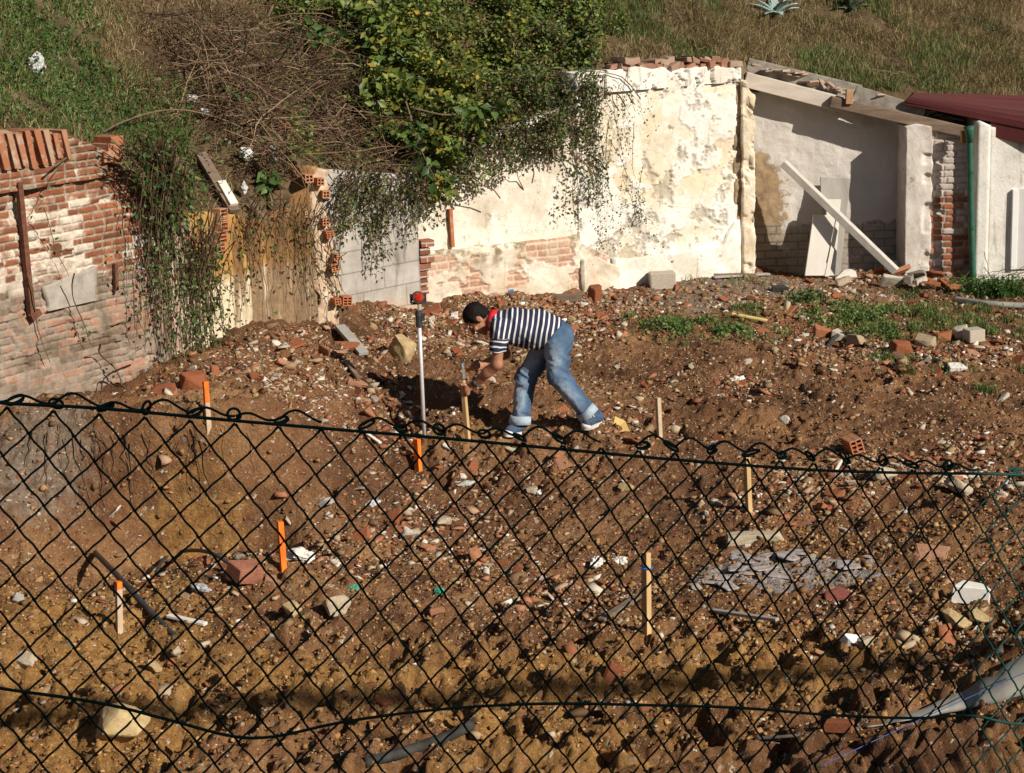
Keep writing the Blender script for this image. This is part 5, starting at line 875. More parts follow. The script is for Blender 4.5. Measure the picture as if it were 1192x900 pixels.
# heap at the foot of the wall end: individual pieces
for i, (px, py, dx, dz, rz, mt) in enumerate([(1048, 322, .22, .05, .3, M_BROCK), (1062, 318, .18, .07, .9, M_STONE), (1075, 322, .20, .05, 2.0, M_BROCK), (1090, 326, .22, .06, .2, M_BROCK), (1040, 334, .26, .05, .1, M_PLASTER), (1056, 336, .18, .08, 1.2, M_SLATE), (1070, 334, .15, .06, .5, M_PLASTER), (1082, 336, .20, .05, .2, M_BROCK), (1100, 338, .17, .06, 2.6, M_BROCK), (1030, 330, .15, .06, .7, M_BROCK), (1110, 341, .13, .05, .4, M_BROCK), (1064, 326, .24, .05, 2.8, M_SLATE), (980, 336, .17, .07, .4, M_STONE), (1022, 326, .12, .08, .1, M_BROCK)]):
    o = blk('heap_piece', 'broken tile or brick on the heap at the foot of the shed pier', 'rubble piece', px, py, (dx, dx*.6, dz), rz, mt, 230+i, (rng.normal(0, .4), rng.normal(0, .4)), 1.2); o['group'] = 'rubble heap at the shed pier'
for i, (px, py) in enumerate([(960, 392), (978, 397), (1000, 402), (1100, 398), (1118, 394), (1075, 404), (1050, 410)]):
    o = blk('rubble_lump', 'beige lump of brick and mortar on the rubble line before the weeds', 'rubble piece', px, py, (.2, .13, .11), i*1.1, [M_BROCK, M_BLK, M_STONE][i % 3], 250+i, (.2, .1)); o['group'] = 'rubble line before the weeds'
# roots hanging out of the cut bank
Pq = []; r = np.random.default_rng(88)
for i in range(26):
    x = r.uniform(15, 300); y = r.uniform(492, 520); L_ = r.uniform(25, 95); dx = r.normal(8, 14); Pq.append([hit(x+dx*t+r.normal(0, 2), y+L_*t)+unit(EYE-hit(x+dx*t, y+L_*t))*r.uniform(.01, .05) for t in np.linspace(0, 1, 7)])
V, Q_ = tubes_np(np.array(Pq), r.uniform(.0025, .006, (26, 1))*np.linspace(1, .4, 7)[None]); tag(mesh('bank_roots', V, Q_, M_TWIG), 'thin brown roots hanging out of the cut earth bank on the left', 'roots', kind='stuff')
# -- cables, hoses, pipes, plastics
def cable(name, label, pts, rad, mat, cat='cable', lift=.02, n=40, on=hit, taper=1):
    q = [on(*p[:2])+np.array([0, 0, lift+(p[2] if len(p) > 2 else 0)]) for p in pts]; s = spline(q, n); b = MB(); b.add(*tube(s-s[0], np.linspace(rad, rad*taper, len(s)), 8)); return tag(b.build(name, mat, smooth=True, loc=s[0]), label, cat)
M_BLACK = simple('black_plastic', (.02, .02, .022), (.055, .055, .06), 12, .55, .3, .003); M_GREYP = simple('grey_pipe', (.30, .29, .27), (.42, .41, .38), 6, .7, .25, .003)
cable('black_hose', 'thick black hose running down into the hollow on the left', [(112, 655, .05), (140, 683, .04), (170, 710), (205, 742, -.02)], .019, M_BLACK, 'hose')
cable('black_cable', 'black cable arching out of the dirt beside the red brick lump', [(172, 690, -.04), (190, 664, .05), (215, 656, .07), (245, 657, .06), (275, 664, .0)], .013, M_BLACK)
cable('black_hose', 'short black hose curving over the rubble in front of the weeds', [(962, 406, -.02), (975, 399, .05), (992, 398, .05), (1015, 408, -.02)], .018, M_BLACK, 'hose')
cable('black_hose', 'black hose end lying behind the small white slab', [(1075, 418), (1090, 422), (1108, 430)], .02, M_BLACK, 'hose')
cable('grey_pipe', 'grey pipe lying in the weeds at the right edge below the house front', [(1112, 351), (1150, 356), (1200, 359)], .034, simple('dull_grey_pipe', (.20, .19, .17), (.32, .31, .285), 6, .8), 'pipe', .02)
cable('dark_pipe', 'dark grey pipe lying at the very bottom of the plot', [(425, 892), (470, 880), (520, 862), (548, 848)], .030, simple('dark_pipe', (.012, .012, .012), (.06, .056, .05), 9, .85), 'pipe', .02)
M_PLAS = simple('grey_plastic', (.21, .205, .18), (.31, .30, .27), 5, .85, .3, .006, spec=.2)
# big grey half pipe in the lower right corner
tp = [np.array(p) for p in ((1000, 846), (1050, 832), (1100, 812), (1135, 795), (1165, 776), (1215, 750))]; bt = [np.array(p) for p in ((1000, 851), (1050, 846), (1100, 836), (1135, 829), (1165, 822), (1215, 808))]
V = []; K = 7; n_ = 30
up_, lo_ = spline([np.r_[p, 0] for p in tp], n_)[:, :2], spline([np.r_[p, 0] for p in bt], n_)[:, :2]; m_ = len(up_)
Lp = np.array([hit(*p) for p in lo_]); Lp = np.stack([np.convolve(np.pad(Lp[:, k], 4, mode='edge'), np.ones(9)/9, 'valid') for k in range(3)], 1); Lp[:, 2] += .03
for lay in (0, 1):
    for i in range(m_):
        U0 = at(up_[i][0], up_[i][1], Lp[i][1]+.10+.10*i/m_)
        for k in range(K):
            t = k/(K-1); V.append(Lp[i]*(1-t)+U0*t+np.array([.012*math.sin(i*.9), -.05*math.sin(math.pi*t)-.01+.012*lay, .012*math.sin(math.pi*t)-.006*lay]))
Fq = [(i*K+k, (i+1)*K+k, (i+1)*K+k+1, i*K+k+1) for i in range(m_-1) for k in range(K-1)]; o_ = m_*K; Fq += [tuple(o_+j for j in f[::-1]) for f in Fq]
for i in range(m_-1): Fq += [(i*K+K-1, (i+1)*K+K-1, o_+(i+1)*K+K-1, o_+i*K+K-1), (i*K, o_+i*K, o_+(i+1)*K, (i+1)*K)]
for k in range(K-1): Fq += [(k, k+1, o_+k+1, o_+k), ((m_-1)*K+k, o_+(m_-1)*K+k, o_+(m_-1)*K+k+1, (m_-1)*K+k+1)]
tag(mesh('plastic_trough', V, Fq, M_PLAS, smooth=True), 'broad grey plastic trough curving into the lower right corner', 'trough')
cable('blue_string', 'blue string stretched low over the grey trough in the lower right', [(955, 892), (1040, 852), (1110, 820), (1200, 780)], .0024, simple('blue_string', (.03, .07, .22), (.05, .11, .30), 9, .6), 'string', 0, on=lambda x_, y_: hit(x_, y_)+unit(EYE-hit(x_, y_))*.3)
cable('grey_cable', 'thin grey cable half buried left of the plastic trough', [(880, 860), (930, 856), (975, 850), (1002, 848)], .009, simple('grey_cable', (.07, .065, .06), (.15, .135, .12), 9, .8), 'cable', .0)
# crumpled plastic bags, paper, film
def crumple(name, label, px, py, size, mat, seed, cat='bag', on=hit, off=0):
    bm = bmesh.new(); bmesh.ops.create_icosphere(bm, subdivisions=4, radius=.5); V = np.array([v.co for v in bm.verts]); f = lambda s, k: np.abs(vn3(V[:, 0:1]*s+seed, V[:, 1:2]*s, V[:, 2:3]*s, seed+k)-.5)*2
    V = V*(1+.55*(f(2.5, 0)-.5)-.35*f(6, 1)-.16*f(13, 2))*np.array(size)
    for v, c in zip(bm.verts, V): v.co = c
    me = bpy.data.meshes.new(name); bm.to_mesh(me); bm.free(); me.materials.append(mat); P = on(px, py); P = P+unit(EYE-P)*off; o = bpy.data.objects.new(name, me); o.location = P+np.array([0, 0, size[2]*.25]); o.rotation_euler = (0, 0, seed*1.3); link(o); return tag(o, label, cat)
M_BAG = simple('white_plastic', (.38, .385, .39), (.58, .585, .59), 8, .45, .3, .01, spec=.4)
crumple('plastic_bag', 'white plastic bag lying in the weeds near the top left corner', 45, 86, (.17, .14, .22), M_BAG, 1, on=hpt, off=.14)
crumple('plastic_bag', 'white plastic bag on the debris slope above the brick wall', 226, 118, (.18, .12, .10), M_BAG, 2, on=hpt, off=.16)
crumple('plastic_bag', 'white scrap of plastic just below the bag on the debris slope', 241, 133, (.10, .08, .08), M_BAG, 3, on=hpt, off=.16)
crumple('paper_scrap', 'grey white sheet scrap among the leaves above the ochre wall', 319, 186, (.16, .1, .18), M_GRB, 4, 'scrap', on=hpt, off=.25)
crumple('paper_scrap', 'pale crumpled scrap in the middle of the debris slope', 286, 184, (.14, .1, .14), M_WBL, 5, 'scrap', on=hpt, off=.14)
crumple('paper_scrap', 'pale scrap lower on the debris slope beside the dark seedling', 287, 225, (.09, .07, .12), M_BAG, 6, 'scrap', on=hpt, off=.14)
crumple('paper_sheet', 'crumpled white sheet stained with dirt beside the solid orange stake in the hollow', 350, 652, (.26, .18, .12), simple('stained_paper', (.55, .52, .46), (.80, .79, .76), 7, .8, .3), 7, 'paper')
crumple('paper_scrap', 'small white twist of plastic in the dirt below the rubble bank', 433, 588, (.17, .08, .05), M_BAG, 8, 'scrap')
crumple('plastic_film', 'strip of white film lying beside the red brick lump', 232, 687, (.22, .10, .05), M_BAG, 9, 'film')
crumple('plastic_film', 'strip of pale grey film in the dirt below the orange stake by the pole', 545, 565, (.20, .12, .05), simple('grey_film', (.30, .34, .28), (.62, .60, .55), 8, .6), 10, 'film')
crumple('plastic_film', 'teal scrap of plastic film in the middle of the plot', 512, 690, (.17, .10, .04), simple('teal_film', (.02, .26, .18), (.08, .40, .30), 8, .5), 11, 'film')
crumple('plastic_film', 'small teal scrap of film left of the middle', 411, 686, (.10, .08, .04), simple('teal_film', (.02, .26, .18), (.08, .40, .30), 8, .5), 12, 'film')
crumple('plaster_lump', 'white plaster lump beside the tan stone in the middle of the plot', 696, 658, (.16, .11, .09), M_WBL, 13, 'plaster')
crumple('plaster_lump', 'flat white plaster lump right of the other lump by the twine tied stake', 722, 657, (.13, .1, .09), M_WBL, 14, 'plaster')
crumple('plaster_lump', 'whitish crumbling plaster lump in the dug heap right of the man', 858, 446, (.2, .14, .09), M_WBL, 15, 'plaster')
crumple('crushed_can', 'silvery crushed scrap on the ground in front of the footing ledge', 838, 308, (.17, .1, .07), simple('silver_scrap', (.45, .46, .46), (.66, .67, .67), 9, .35, .3, .01, .5, metal=.4), 16, 'scrap')
lean('yellow_board', 'yellow board standing in the dirt behind the man\'s rear shoe', ((712, 503), (733, 502), (728, 490), (716, 484)), hit(720, 503)[1], hit(720, 503)[1]+.1, .03, simple('yellow_ply', (.46, .30, .09), (.60, .42, .16), 9, .8))
# ------------------------------------------------------------------ surface nets over smooth-blended capsules
class SDF:
    def __init__(s, lo, hi, h):
        s.lo = np.array(lo, float); s.h = h; s.n = np.ceil((np.array(hi)-s.lo)/h).astype(int)+1; s.S = np.full(s.n, .25, np.float32)
    def _sub(s, lo, hi, pad):
        a = np.clip(((np.array(lo)-pad-s.lo)/s.h).astype(int), 0, s.n-1); b = np.clip(((np.array(hi)+pad-s.lo)/s.h).astype(int)+2, 1, s.n); sl = tuple(slice(i, j) for i, j in zip(a, b))
        g = np.meshgrid(*[s.lo[k]+s.h*np.arange(a[k], b[k]) for k in range(3)], indexing='ij'); return sl, np.stack(g, -1)
    def put(s, sl, d, k):
        o = s.S[sl]
        if k < 0: s.S[sl] = np.maximum(o, -d); return
        if k <= 1e-6: s.S[sl] = np.minimum(o, d); return
        hh = np.clip(.5+.5*(o-d)/k, 0, 1); s.S[sl] = o*(1-hh)+d*hh-k*hh*(1-hh)
    def cap(s, A, B, ra, rb, k=.02, flat=None):
        """tapered capsule; flat = (axis, factor) squeezes the section along an axis"""
        A = np.array(A, float); B = np.array(B, float); R = max(ra, rb)*1.6; sl, G = s._sub(np.minimum(A, B)-R, np.maximum(A, B)+R, .05+k)
        AB = B-A; t = np.clip(((G-A)@AB)/max(AB@AB, 1e-9), 0, 1); D = G-(A+t[..., None]*AB)
        if flat is not None: ax = np.array(flat[0]); ax = ax/np.linalg.norm(ax); c = D@ax; D = D+np.multiply.outer(c*(1/flat[1]-1), ax)
        s.put(sl, np.linalg.norm(D, axis=-1)-(ra+(rb-ra)*t), k); return s
    def ell(s, C, ax, r, k=.01):
        C = np.array(C, float); ax = np.array(ax, float); r = np.array(r, float); R = r.max(); sl, G = s._sub(C-R, C+R, .05+max(k, 0)); D = (G-C)@ax.T; q = np.linalg.norm(D/r, axis=-1); q2 = np.linalg.norm(D/(r*r), axis=-1)+1e-9
        s.put(sl, q*(q-1)/q2, k); return s
    def mesh(s):
        S_ = s.S; n = S_.shape; ins = S_ < 0; cell = np.zeros(tuple(np.array(n)-1), np.uint8)
        for a in (0, 1):
            for b in (0, 1):
                for c in (0, 1): cell += ins[a:n[0]-1+a, b:n[1]-1+b, c:n[2]-1+c]
        act = (cell > 0) & (cell < 8); I = np.argwhere(act); vid = -np.ones(act.shape, int); vid[act] = np.arange(len(I)); acc = np.zeros((len(I), 3)); cnt = np.zeros(len(I))
        C8 = [(a, b, c) for a in (0, 1) for b in (0, 1) for c in (0, 1)]
        for p in C8:
            for k in range(3):
                if p[k]: continue
                q = list(p); q[k] = 1; i0 = I+p; i1 = I+q; v0 = S_[tuple(i0.T)]; v1 = S_[tuple(i1.T)]; m_ = (v0 < 0) != (v1 < 0); t = np.where(m_, v0/(v0-v1+1e-12), 0); e = np.zeros((len(I), 3)); e[:] = p; e[:, k] = t; acc[m_] += e[m_]; cnt[m_] += 1
        V = (I+acc/np.maximum(cnt, 1)[:, None])*s.h+s.lo; Q = []
        for k in range(3):
            u, v = (k+1) % 3, (k+2) % 3; sl0 = [slice(1, -1)]*3; sl1 = [slice(1, -1)]*3; sl0[k] = slice(0, n[k]-1); sl1[k] = slice(1, n[k]); a = ins[tuple(sl0)]; b = ins[tuple(sl1)]; E = np.argwhere(a != b)
            off = np.ones(3, int); off[k] = 0; E = E+off; sg = ins[tuple(E.T)]; c = []
            for du, dv in ((-1, -1), (0, -1), (0, 0), (-1, 0)): w = E.copy(); w[:, u] += du; w[:, v] += dv; c.append(vid[tuple(w.T)])
            q = np.stack(c, 1); q[~sg] = q[~sg][:, ::-1]; Q.append(q)
        return V, np.concatenate(Q)
def smooth(V, Q, it=2, lam=.5):
    for _ in range(it):
        A = np.zeros_like(V); c = np.zeros(len(V))
        for j in range(4): np.add.at(A, Q[:, j], V[Q[:, (j+1) % 4]]+V[Q[:, j-1]]); np.add.at(c, Q[:, j], 2)
        V = V*(1-lam)+lam*A/np.maximum(c, 1)[:, None]
    return V
# ------------------------------------------------------------------ the man
G0 = hit(597, 506); YM = G0[1]+.02; J = lambda px, py, dy=0.: at(px, py, YM+dy)
pel, belly, chest, neckb = J(650, 388), J(627, 383), J(597, 380), J(577, 375)
nh, fh = J(649, 398, -.085), J(640, 396, .085); nk, fk = J(650, 437, -.12), J(612, 440, .05); na, fa = J(683.5, 480, -.13), J(606, 489, .0)
ns, fs = J(581, 385, -.165), J(580, 383, .165); ne, fe = J(578.5, 424, -.19), J(588, 412, .21); nw, fw = J(551.5, 447, -.075), J(559, 426, .06)
hc = J(556, 371.5); yy = np.array([0, 1., 0]); hu = unit(np.array([-.86, 0, .50])); hf = unit(np.array([-.50, -.10, -.86])); hf = unit(hf-hu*(hf@hu)); hr = np.cross(hu, hf)
HA = np.stack([hr, hf, hu])
hp_ = lambda r, f, u: hc+hr*r+hf*f+hu*u
# the held stake and hammer first: the hands close on them
SB = hit(545, 506); SB = np.array([SB[0], YM-.045, float(gz(SB[0], YM-.045))]); ST = at(538.5, 443, YM-.045); sdv = unit(ST-SB)
gh = ST-sdv*.070; hh0 = at(538.5, 432, YM-.045); hh1 = at(556, 427.5, YM+.05); hdv = unit(hh1-hh0)
lo = np.array([min(hc[0], gh[0])-.25, YM-.42, G0[2]-.1]); hi = np.array([na[0]+.2, YM+.45, chest[2]+.4])
bd = SDF(lo, hi, .0052)
bd.cap(J(644, 390), belly, .092, .102, .03, (yy, 1.2)).cap(belly, chest, .105, .118, .03, (yy, 1.3)).cap(chest, neckb, .10, .075, .03, (yy, 1.5))
bd.cap(nh, nk, .080, .055, .03).cap(nk, na, .052, .036, .02).cap(fh, fk, .080, .055, .03).cap(fk, fa, .052, .036, .02)
bd.cap(ns, ne, .050, .041, .03).cap(ne, ne*.55+nw*.45, .042, .041, .02).cap(ne*.6+nw*.4, nw, .041, .027, .02).cap(fs, fe, .050, .041, .03).cap(fe, fw, .042, .027, .02)
bd.cap(neckb, hp_(0, -.035, -.045), .062, .056, .03)
bd.ell(hp_(0, -.012, .03), HA, (.074, .094, .088), .01).ell(hp_(0, .030, -.045), HA, (.058, .062, .068), .025)                     # skull and jaw
bd.cap(hp_(0, .088, .022), hp_(0, .110, -.022), .010, .0145, .012).ell(hp_(0, .088, .040), HA, (.05, .014, .010), .012)             # nose, brow
bd.ell(hp_(0, .083, -.062), HA, (.024, .013, .006), .006).ell(hp_(0, .080, -.076), HA, (.021, .013, .007), .006).ell(hp_(0, .070, -.102), HA, (.024, .020, .018), .012)   # lips, chin
for s_ in (-1, 1):
    bd.ell(hp_(.034*s_, .093, .018), HA, (.017, .012, .010), -1); bd.ell(hp_(.040*s_, .070, -.018), HA, (.024, .02, .016), .015)
    bd.ell(hp_(.078*s_, -.012, -.005), HA, (.011, .021, .032), .006); bd.ell(hp_(.090*s_, -.008, .0), HA, (.006, .009, .016), -1)
def hand(wrist, axisP, axis, R, palmdir, thumb):
    """palm beside a round bar; four unequal fingers close round it and the thumb comes over from the palm's side"""
    a = unit(axis); p = unit(palmdir-a*(palmdir@a)); b = np.cross(a, p); pc = axisP+p*(R+.016); bd.cap(wrist, pc, .026, .026, .02, None)
    bd.cap(pc-a*.028, pc+a*.028, .021, .019, .014)
    for i, o in enumerate((-.033, -.011, .011, .031)):
        L_ = (.88, 1., .95, .78)[i]; pts = [axisP+a*o+(p*math.cos(t)+b*math.sin(t))*(R+.0095) for t in np.linspace(.35, .35+3.5*L_, 6)]
        for u, v in zip(pts[:-1], pts[1:]): bd.cap(u, v, .0095, .009, .003)
    t0 = pc+a*thumb*.030; pts = [t0]+[axisP+a*thumb*.043+(p*math.cos(t)+b*math.sin(t))*(R+.011) for t in (-.5, -1.2, -1.9)]
    for u, v in zip(pts[:-1], pts[1:]): bd.cap(u, v, .0125, .0105, .006)
hand(nw, gh, sdv, .022, np.array([.75, -.65, 0]), 1); hand(fw, hh0+hdv*.155, hdv, .016, np.array([.2, .55, .8]), -1)
V, Q_ = bd.mesh(); V = smooth(V, Q_, 1, .4)
M_SKIN = NT('skin', .5, .35); n = M_SKIN.noise(14, 4, .6); M_SKIN.b.inputs['Subsurface Weight'].default_value = .08; M_SKIN.b.inputs['Subsurface Radius'].default_value = (.012, .004, .002)
M_SKIN = M_SKIN.out(M_SKIN.ramp(n, [(.3, (.33, .145, .082)), (.7, (.43, .205, .125))]), M_SKIN.bump(M_SKIN.noise(220, 3), .15, .002))
MAN = empty('person', (pel[0], YM, G0[2]), label='man in a navy striped shirt and jeans bending to hammer a stake', cat='person'); o0 = np.array(MAN.location)
mesh('body', V-o0, Q_, M_SKIN, MAN, True)
# hair
hs_ = SDF(hc-.2, hc+.2, .0045); hs_.ell(hp_(0, -.022, .040), HA, (.081, .097, .090), .01).ell(hp_(0, -.055, -.012), HA, (.070, .055, .060), .02)
for s_ in (-1, 1): hs_.cap(hp_(.071*s_, .016, .03), hp_(.073*s_, .012, -.012), .013, .008, .012)
hs_.ell(hp_(0, .135, -.010), HA, (.12, .085, .070), -1)
V, Q_ = hs_.mesh(); nn = unit(V-hc); V = V+nn*(.006*(vn3(V[:, 0]*60, V[:, 1]*60, V[:, 2]*60, 5)-.5)+.008*(vn3(V[:, 0]*170, V[:, 1]*170, V[:, 2]*170, 6)-.5))[:, None]
mesh('hair', V-o0, Q_, simple('dark_hair', (.0035, .0026, .0022), (.013, .009, .007), 60, .7, .6, .004, spec=.15), MAN, True)
for s_ in (-1, 1):
    b = bmesh.new(); bmesh.ops.create_uvsphere(b, u_segments=12, v_segments=8, radius=.0115); me = bpy.data.meshes.new('eye'); b.to_mesh(me); b.free(); me.materials.append(simple('eye', (.05, .035, .03), (.25, .2, .18), 40, .3)); o = bpy.data.objects.new('eye', me); link(o, MAN); o.location = hp_(.034*s_, .076, .018)-o0
# shirt : stripes follow the body along the spine, and round the arm on the sleeve
sh = SDF(lo, hi, .006); wv = J(640, 386)
sh.cap(wv, belly, .132, .142, .02, (yy, 1.22)).cap(belly, chest, .142, .140, .04, (yy, 1.28)).cap(chest, neckb+(chest-neckb)*.15, .130, .085, .03, (yy, 1.5))
sh.cap(J(612, 396), J(634, 396), .045, .035, .06, (yy, 2.2))
slv = lambda A, B, t: A+(B-A)*t
for A, B in ((ns, ne), (fs, fe)): sh.cap(slv(A, B, -.1), slv(A, B, .58), .074, .066, .025)
cutp = slv(ns, ne, .62)
V, Q_ = sh.mesh(); 
def onseg(V, A, B): d = B-A; t = (V-A)@d/(d@d); return t, np.linalg.norm(V-(A+np.clip(t, 0, 1)[:, None]*d), axis=1)
# flat sleeve hems and shirt hem: pull what sticks out back to the hem plane
for A, B in ((ns, ne), (fs, fe)):
    d = unit(B-A); t = (V-A)@d; L_ = np.linalg.norm(B-A)*.62; near = onseg(V, A, B)[1] < .085; ex = np.where(near, np.maximum(t-L_, 0), 0); V = V-ex[:, None]*d
sp = unit(wv-chest); hemd = unit(np.array([.96, 0, -.15])); t = (V-J(652, 386))@hemd; V = V-np.maximum(t, 0)[:, None]*hemd*.9
sdr = unit(wv-neckb); sag = (V-neckb)@np.array([0, 0, 1.]); sc_ = (V-neckb)@sdr+.006*(vn3(V[:, 0]*14, V[:, 1]*14, V[:, 2]*14, 8)-.5)+.25*(sag+.02)**2*np.sign(sag)
for A, B, sgn in ((ns, ne, 1), (fs, fe, 1)):
    t, dd = onseg(V, slv(A, B, .22), slv(A, B, .62)); k = (dd < .082) & (t > 0); sc_[k] = (t*np.linalg.norm(B-A)*.4)[k]+.012
ph = V[:, 0]*9+V[:, 2]*16; wr = (np.abs(vn3(V[:, 0]*11+V[:, 2]*6, V[:, 1]*7, V[:, 2]*7-V[:, 0]*9, 3)-.5)*-.040+.008)+.010*(vn3(V[:, 0]*26, V[:, 1]*16, V[:, 2]*26, 4)-.5)
nrm = unit(V-(chest+(V-chest)@sp[:, None]*sp)); V = V+nrm*wr[:, None]; V = smooth(V, Q_, 1, .4)
m = NT('striped_jersey', .85, .2); s = m.attr('stripe'); fr = m.ma('FRACT', m.ma('DIVIDE', s, .0405)); k = m.ma('MULTIPLY', m.ss(fr, .62, .67), m.ss(fr, .98, .93))
M_SHIRT = m.out(m.mix(k, (.022, .028, .062), (.70, .68, .68)), m.bump(m.noise(160, 3), .25, .002))
mesh('shirt', V-o0, Q_, M_SHIRT, MAN, True, attrs={'stripe': sc_})
# red collar
c0 = neckb+(hp_(0, -.035, -.045)-neckb)*.48; ax_ = unit(hp_(0, -.035, -.045)-neckb+np.array([-.03, 0, .0])); a_, b_, _ = frame_to(ax_); b = MB()
q = [c0+(a_*math.cos(t)+b_*math.sin(t))*.070 for t in np.linspace(0, TAU, 25)]; n_ = 24; CV = []
for i in range(n_):
    for off, r_ in ((-.032, .090), (.022, .077), (.024, .066), (-.028, .078)): t = TAU*i/n_; CV.append(c0+ax_*off+(a_*math.cos(t)+b_*math.sin(t))*r_*(1+.05*math.sin(5*t)))
b.add(CV, [(i*4+j, i*4+(j+1) % 4, ((i+1) % n_)*4+(j+1) % 4, ((i+1) % n_)*4+j) for i in range(n_) for j in range(4)]); b.add(*tube(q, .012, 8)) if 0 else None
mesh('collar', np.array(CV)-o0, b.F, simple('red_cotton', (.42, .008, .012), (.60, .02, .025), 20, .8), MAN, True)
# jeans
jn = SDF(lo, hi, .006)
jn.cap(J(641, 386), J(650, 391), .114, .117, .03, (yy, 1.25)).cap(J(646, 391), nh, .108, .100, .04).cap(J(645, 391), fh, .105, .096, .04)
jn.cap(nh, nk, .108, .082, .03).cap(nk, na-unit(na-nk)*.035, .082, .070, .02).cap(fh, fk, .103, .080, .03).cap(fk, fa-unit(fa-fk)*.035, .078, .068, .02)
V, Q_ = jn.mesh()
wd = unit(np.array([-.95, 0, .30])); t = (V-J(640, 383))@wd; V = V-(np.maximum(t, 0)*sstep(J(0, 412)[2], J(0, 400)[2], V[:, 2]))[:, None]*wd*.9
wr = -.034*(np.abs(vn3(V[:, 0]*9, V[:, 1]*9, V[:, 2]*20+V[:, 0]*12, 13)-.5)-.22)-.018*(np.abs(vn3(V[:, 0]*20, V[:, 1]*15, V[:, 2]*36-V[:, 0]*20, 14)-.5)-.22)
ctr = np.where((onseg(V, nh, nk)[1] < onseg(V, fh, fk)[1])[:, None], nk, fk); V = V+unit((V-ctr)*np.array([1, 1, .3]))*wr[:, None]; V = smooth(V, Q_, 1, .25)
m = NT('blue_denim', .9, .15); n = m.noise(7, 5, .6); tw = m.noise(90, 3, .6, m.mp(m.obj(), (1, 1, .25))); fd = m.attr('fade')
c = m.ramp(m.ma('ADD', m.ma('MULTIPLY', n, .55), m.ma('MULTIPLY', fd, .75)), [(.25, (.05, .088, .15)), (.5, (.115, .185, .29)), (.8, (.30, .385, .48))]); c = m.mix(m.ss(tw, .4, .7, 0, .3), c, (.05, .09, .16))
M_DENIM = m.out(c, m.bump(tw, .3, .002))
fade = np.zeros(len(V))
for A, B in ((nh, nk), (fh, fk), (nk, na), (fk, fa)):
    t, dd = onseg(V, A, B); d = unit(B-A); rad = V-(A+np.clip(t, 0, 1)[:, None]*(B-A)); fr_ = unit(rad)@unit(np.array([-.55, -.7, .1])); fade = np.maximum(fade, np.where(dd < .13, np.clip(fr_, 0, 1)**2*np.exp(-((t-.45)/.5)**2), 0))
JE = mesh('jeans', V-o0, Q_, M_DENIM, MAN, True, attrs={'fade': fade})
M_DENL = simple('denim_inside', (.26, .34, .42), (.42, .50, .57), 30, .9, .3, .003)
for K_, A_ in ((nk, na), (fk, fa)):
    d = unit(A_-K_); a_, b_, _ = frame_to(d); n_ = 28; CV = []
    for i in range(n_):
        t = TAU*i/n_
        for off, r_ in ((-.005, .083), (.062, .088), (.066, .078), (-.003, .070)): CV.append(A_+d*(off-.030+.006*math.sin(2*t))+(a_*math.cos(t)+b_*math.sin(t))*r_*(1+.03*math.sin(3*t)))
    mesh('trouser_cuff', np.array(CV)-o0, [(i*4+j, i*4+(j+1) % 4, ((i+1) % n_)*4+(j+1) % 4, ((i+1) % n_)*4+j) for i in range(n_) for j in range(4)], M_DENL, MAN, True)
# shoes: canvas sneakers with white soles
M_CANVAS = simple('navy_canvas', (.030, .055, .11), (.075, .115, .19), 40, .85, .3, .002); M_SOLE = simple('rubber_sole', (.62, .60, .55), (.74, .72, .66), 12, .7, .2, .002)
def shoe(heel, toe, up, top):
    d = unit(toe-heel); up = unit(up-d*(up@d)); L_ = np.linalg.norm(toe-heel); lat = np.cross(up, d); sd_ = SDF(np.minimum(heel, toe)-.12, np.maximum(heel, toe)+.14, .0045)
    sd_.cap(heel+up*.052+d*.03, toe+up*.042-d*.045, .044, .036, .02, (lat, 1.05)).cap(heel+up*.06+d*.035, top, .042, .046, .025).cap(heel+d*L_*.35+up*.07, toe-d*.07+up*.045, .030, .03, .02)
    sl_, G = sd_._sub(sd_.lo, sd_.lo+sd_.h*(sd_.n-1), 0); sd_.S = np.maximum(sd_.S, ((heel+up*.014-G)@up).astype(np.float32))
    V, Q_ = sd_.mesh(); so_ = mesh('shoe', smooth(V, Q_, 1)-o0, Q_, M_CANVAS, MAN, True)
    n_ = 32; CV = []
    for i in range(n_):
        t = TAU*i/n_; x = .5+.5*math.cos(t)*1.0; w_ = .036+.012*math.sin(min(1, x)*2.2); e = heel+d*(L_*x+(.004 if x > .5 else -.004))+lat*math.sin(t)*w_*1.12
        CV += [e, e+up*.023]
    mesh('sole', np.array(CV)-o0, [(2*i, 2*((i+1) % n_), 2*((i+1) % n_)+1, 2*i+1) for i in range(n_)]+[tuple(2*i for i in range(n_))[::-1], tuple(2*i+1 for i in range(n_))], M_SOLE, so_)
    b = MB()
    for k in range(5):
        c_ = heel+d*(L_*(.44+.085*k))+up*(.102-.010*k*1.15-.004); b.add(*tube([c_-lat*.027-up*.012, c_-lat*.014, c_+lat*.014+d*.008, c_+lat*.027-up*.012], .0045, 5))
    lo_ = mesh('laces', np.concatenate(b.V)-o0, b.F, M_SOLE, so_)
    b = MB(); tc = toe-d*.034+up*.030; bm = bmesh.new(); bmesh.ops.create_uvsphere(bm, u_segments=14, v_segments=8, radius=1); VV = np.array([v.co for v in bm.verts]); FF = [[v.index for v in f.verts] for f in bm.faces]; bm.free()
    mesh('toe_cap', tc+VV[:, :1]*d*.040+VV[:, 1:2]*lat*.041+VV[:, 2:]*up*.027-o0, FF, M_SOLE, so_, True)
gf = lambda P: np.array([P[0], P[1], float(gz(P[0], P[1]))])
f_h = J(608, 499, .02); f_t = J(588, 509, -.10); zf = min(f_h[2], f_t[2]); shoe(f_h-(0, 0, .03), f_t+(0, 0, .005), np.array([0, -.1, 1.]), fa+np.array([0, 0, -.03]))
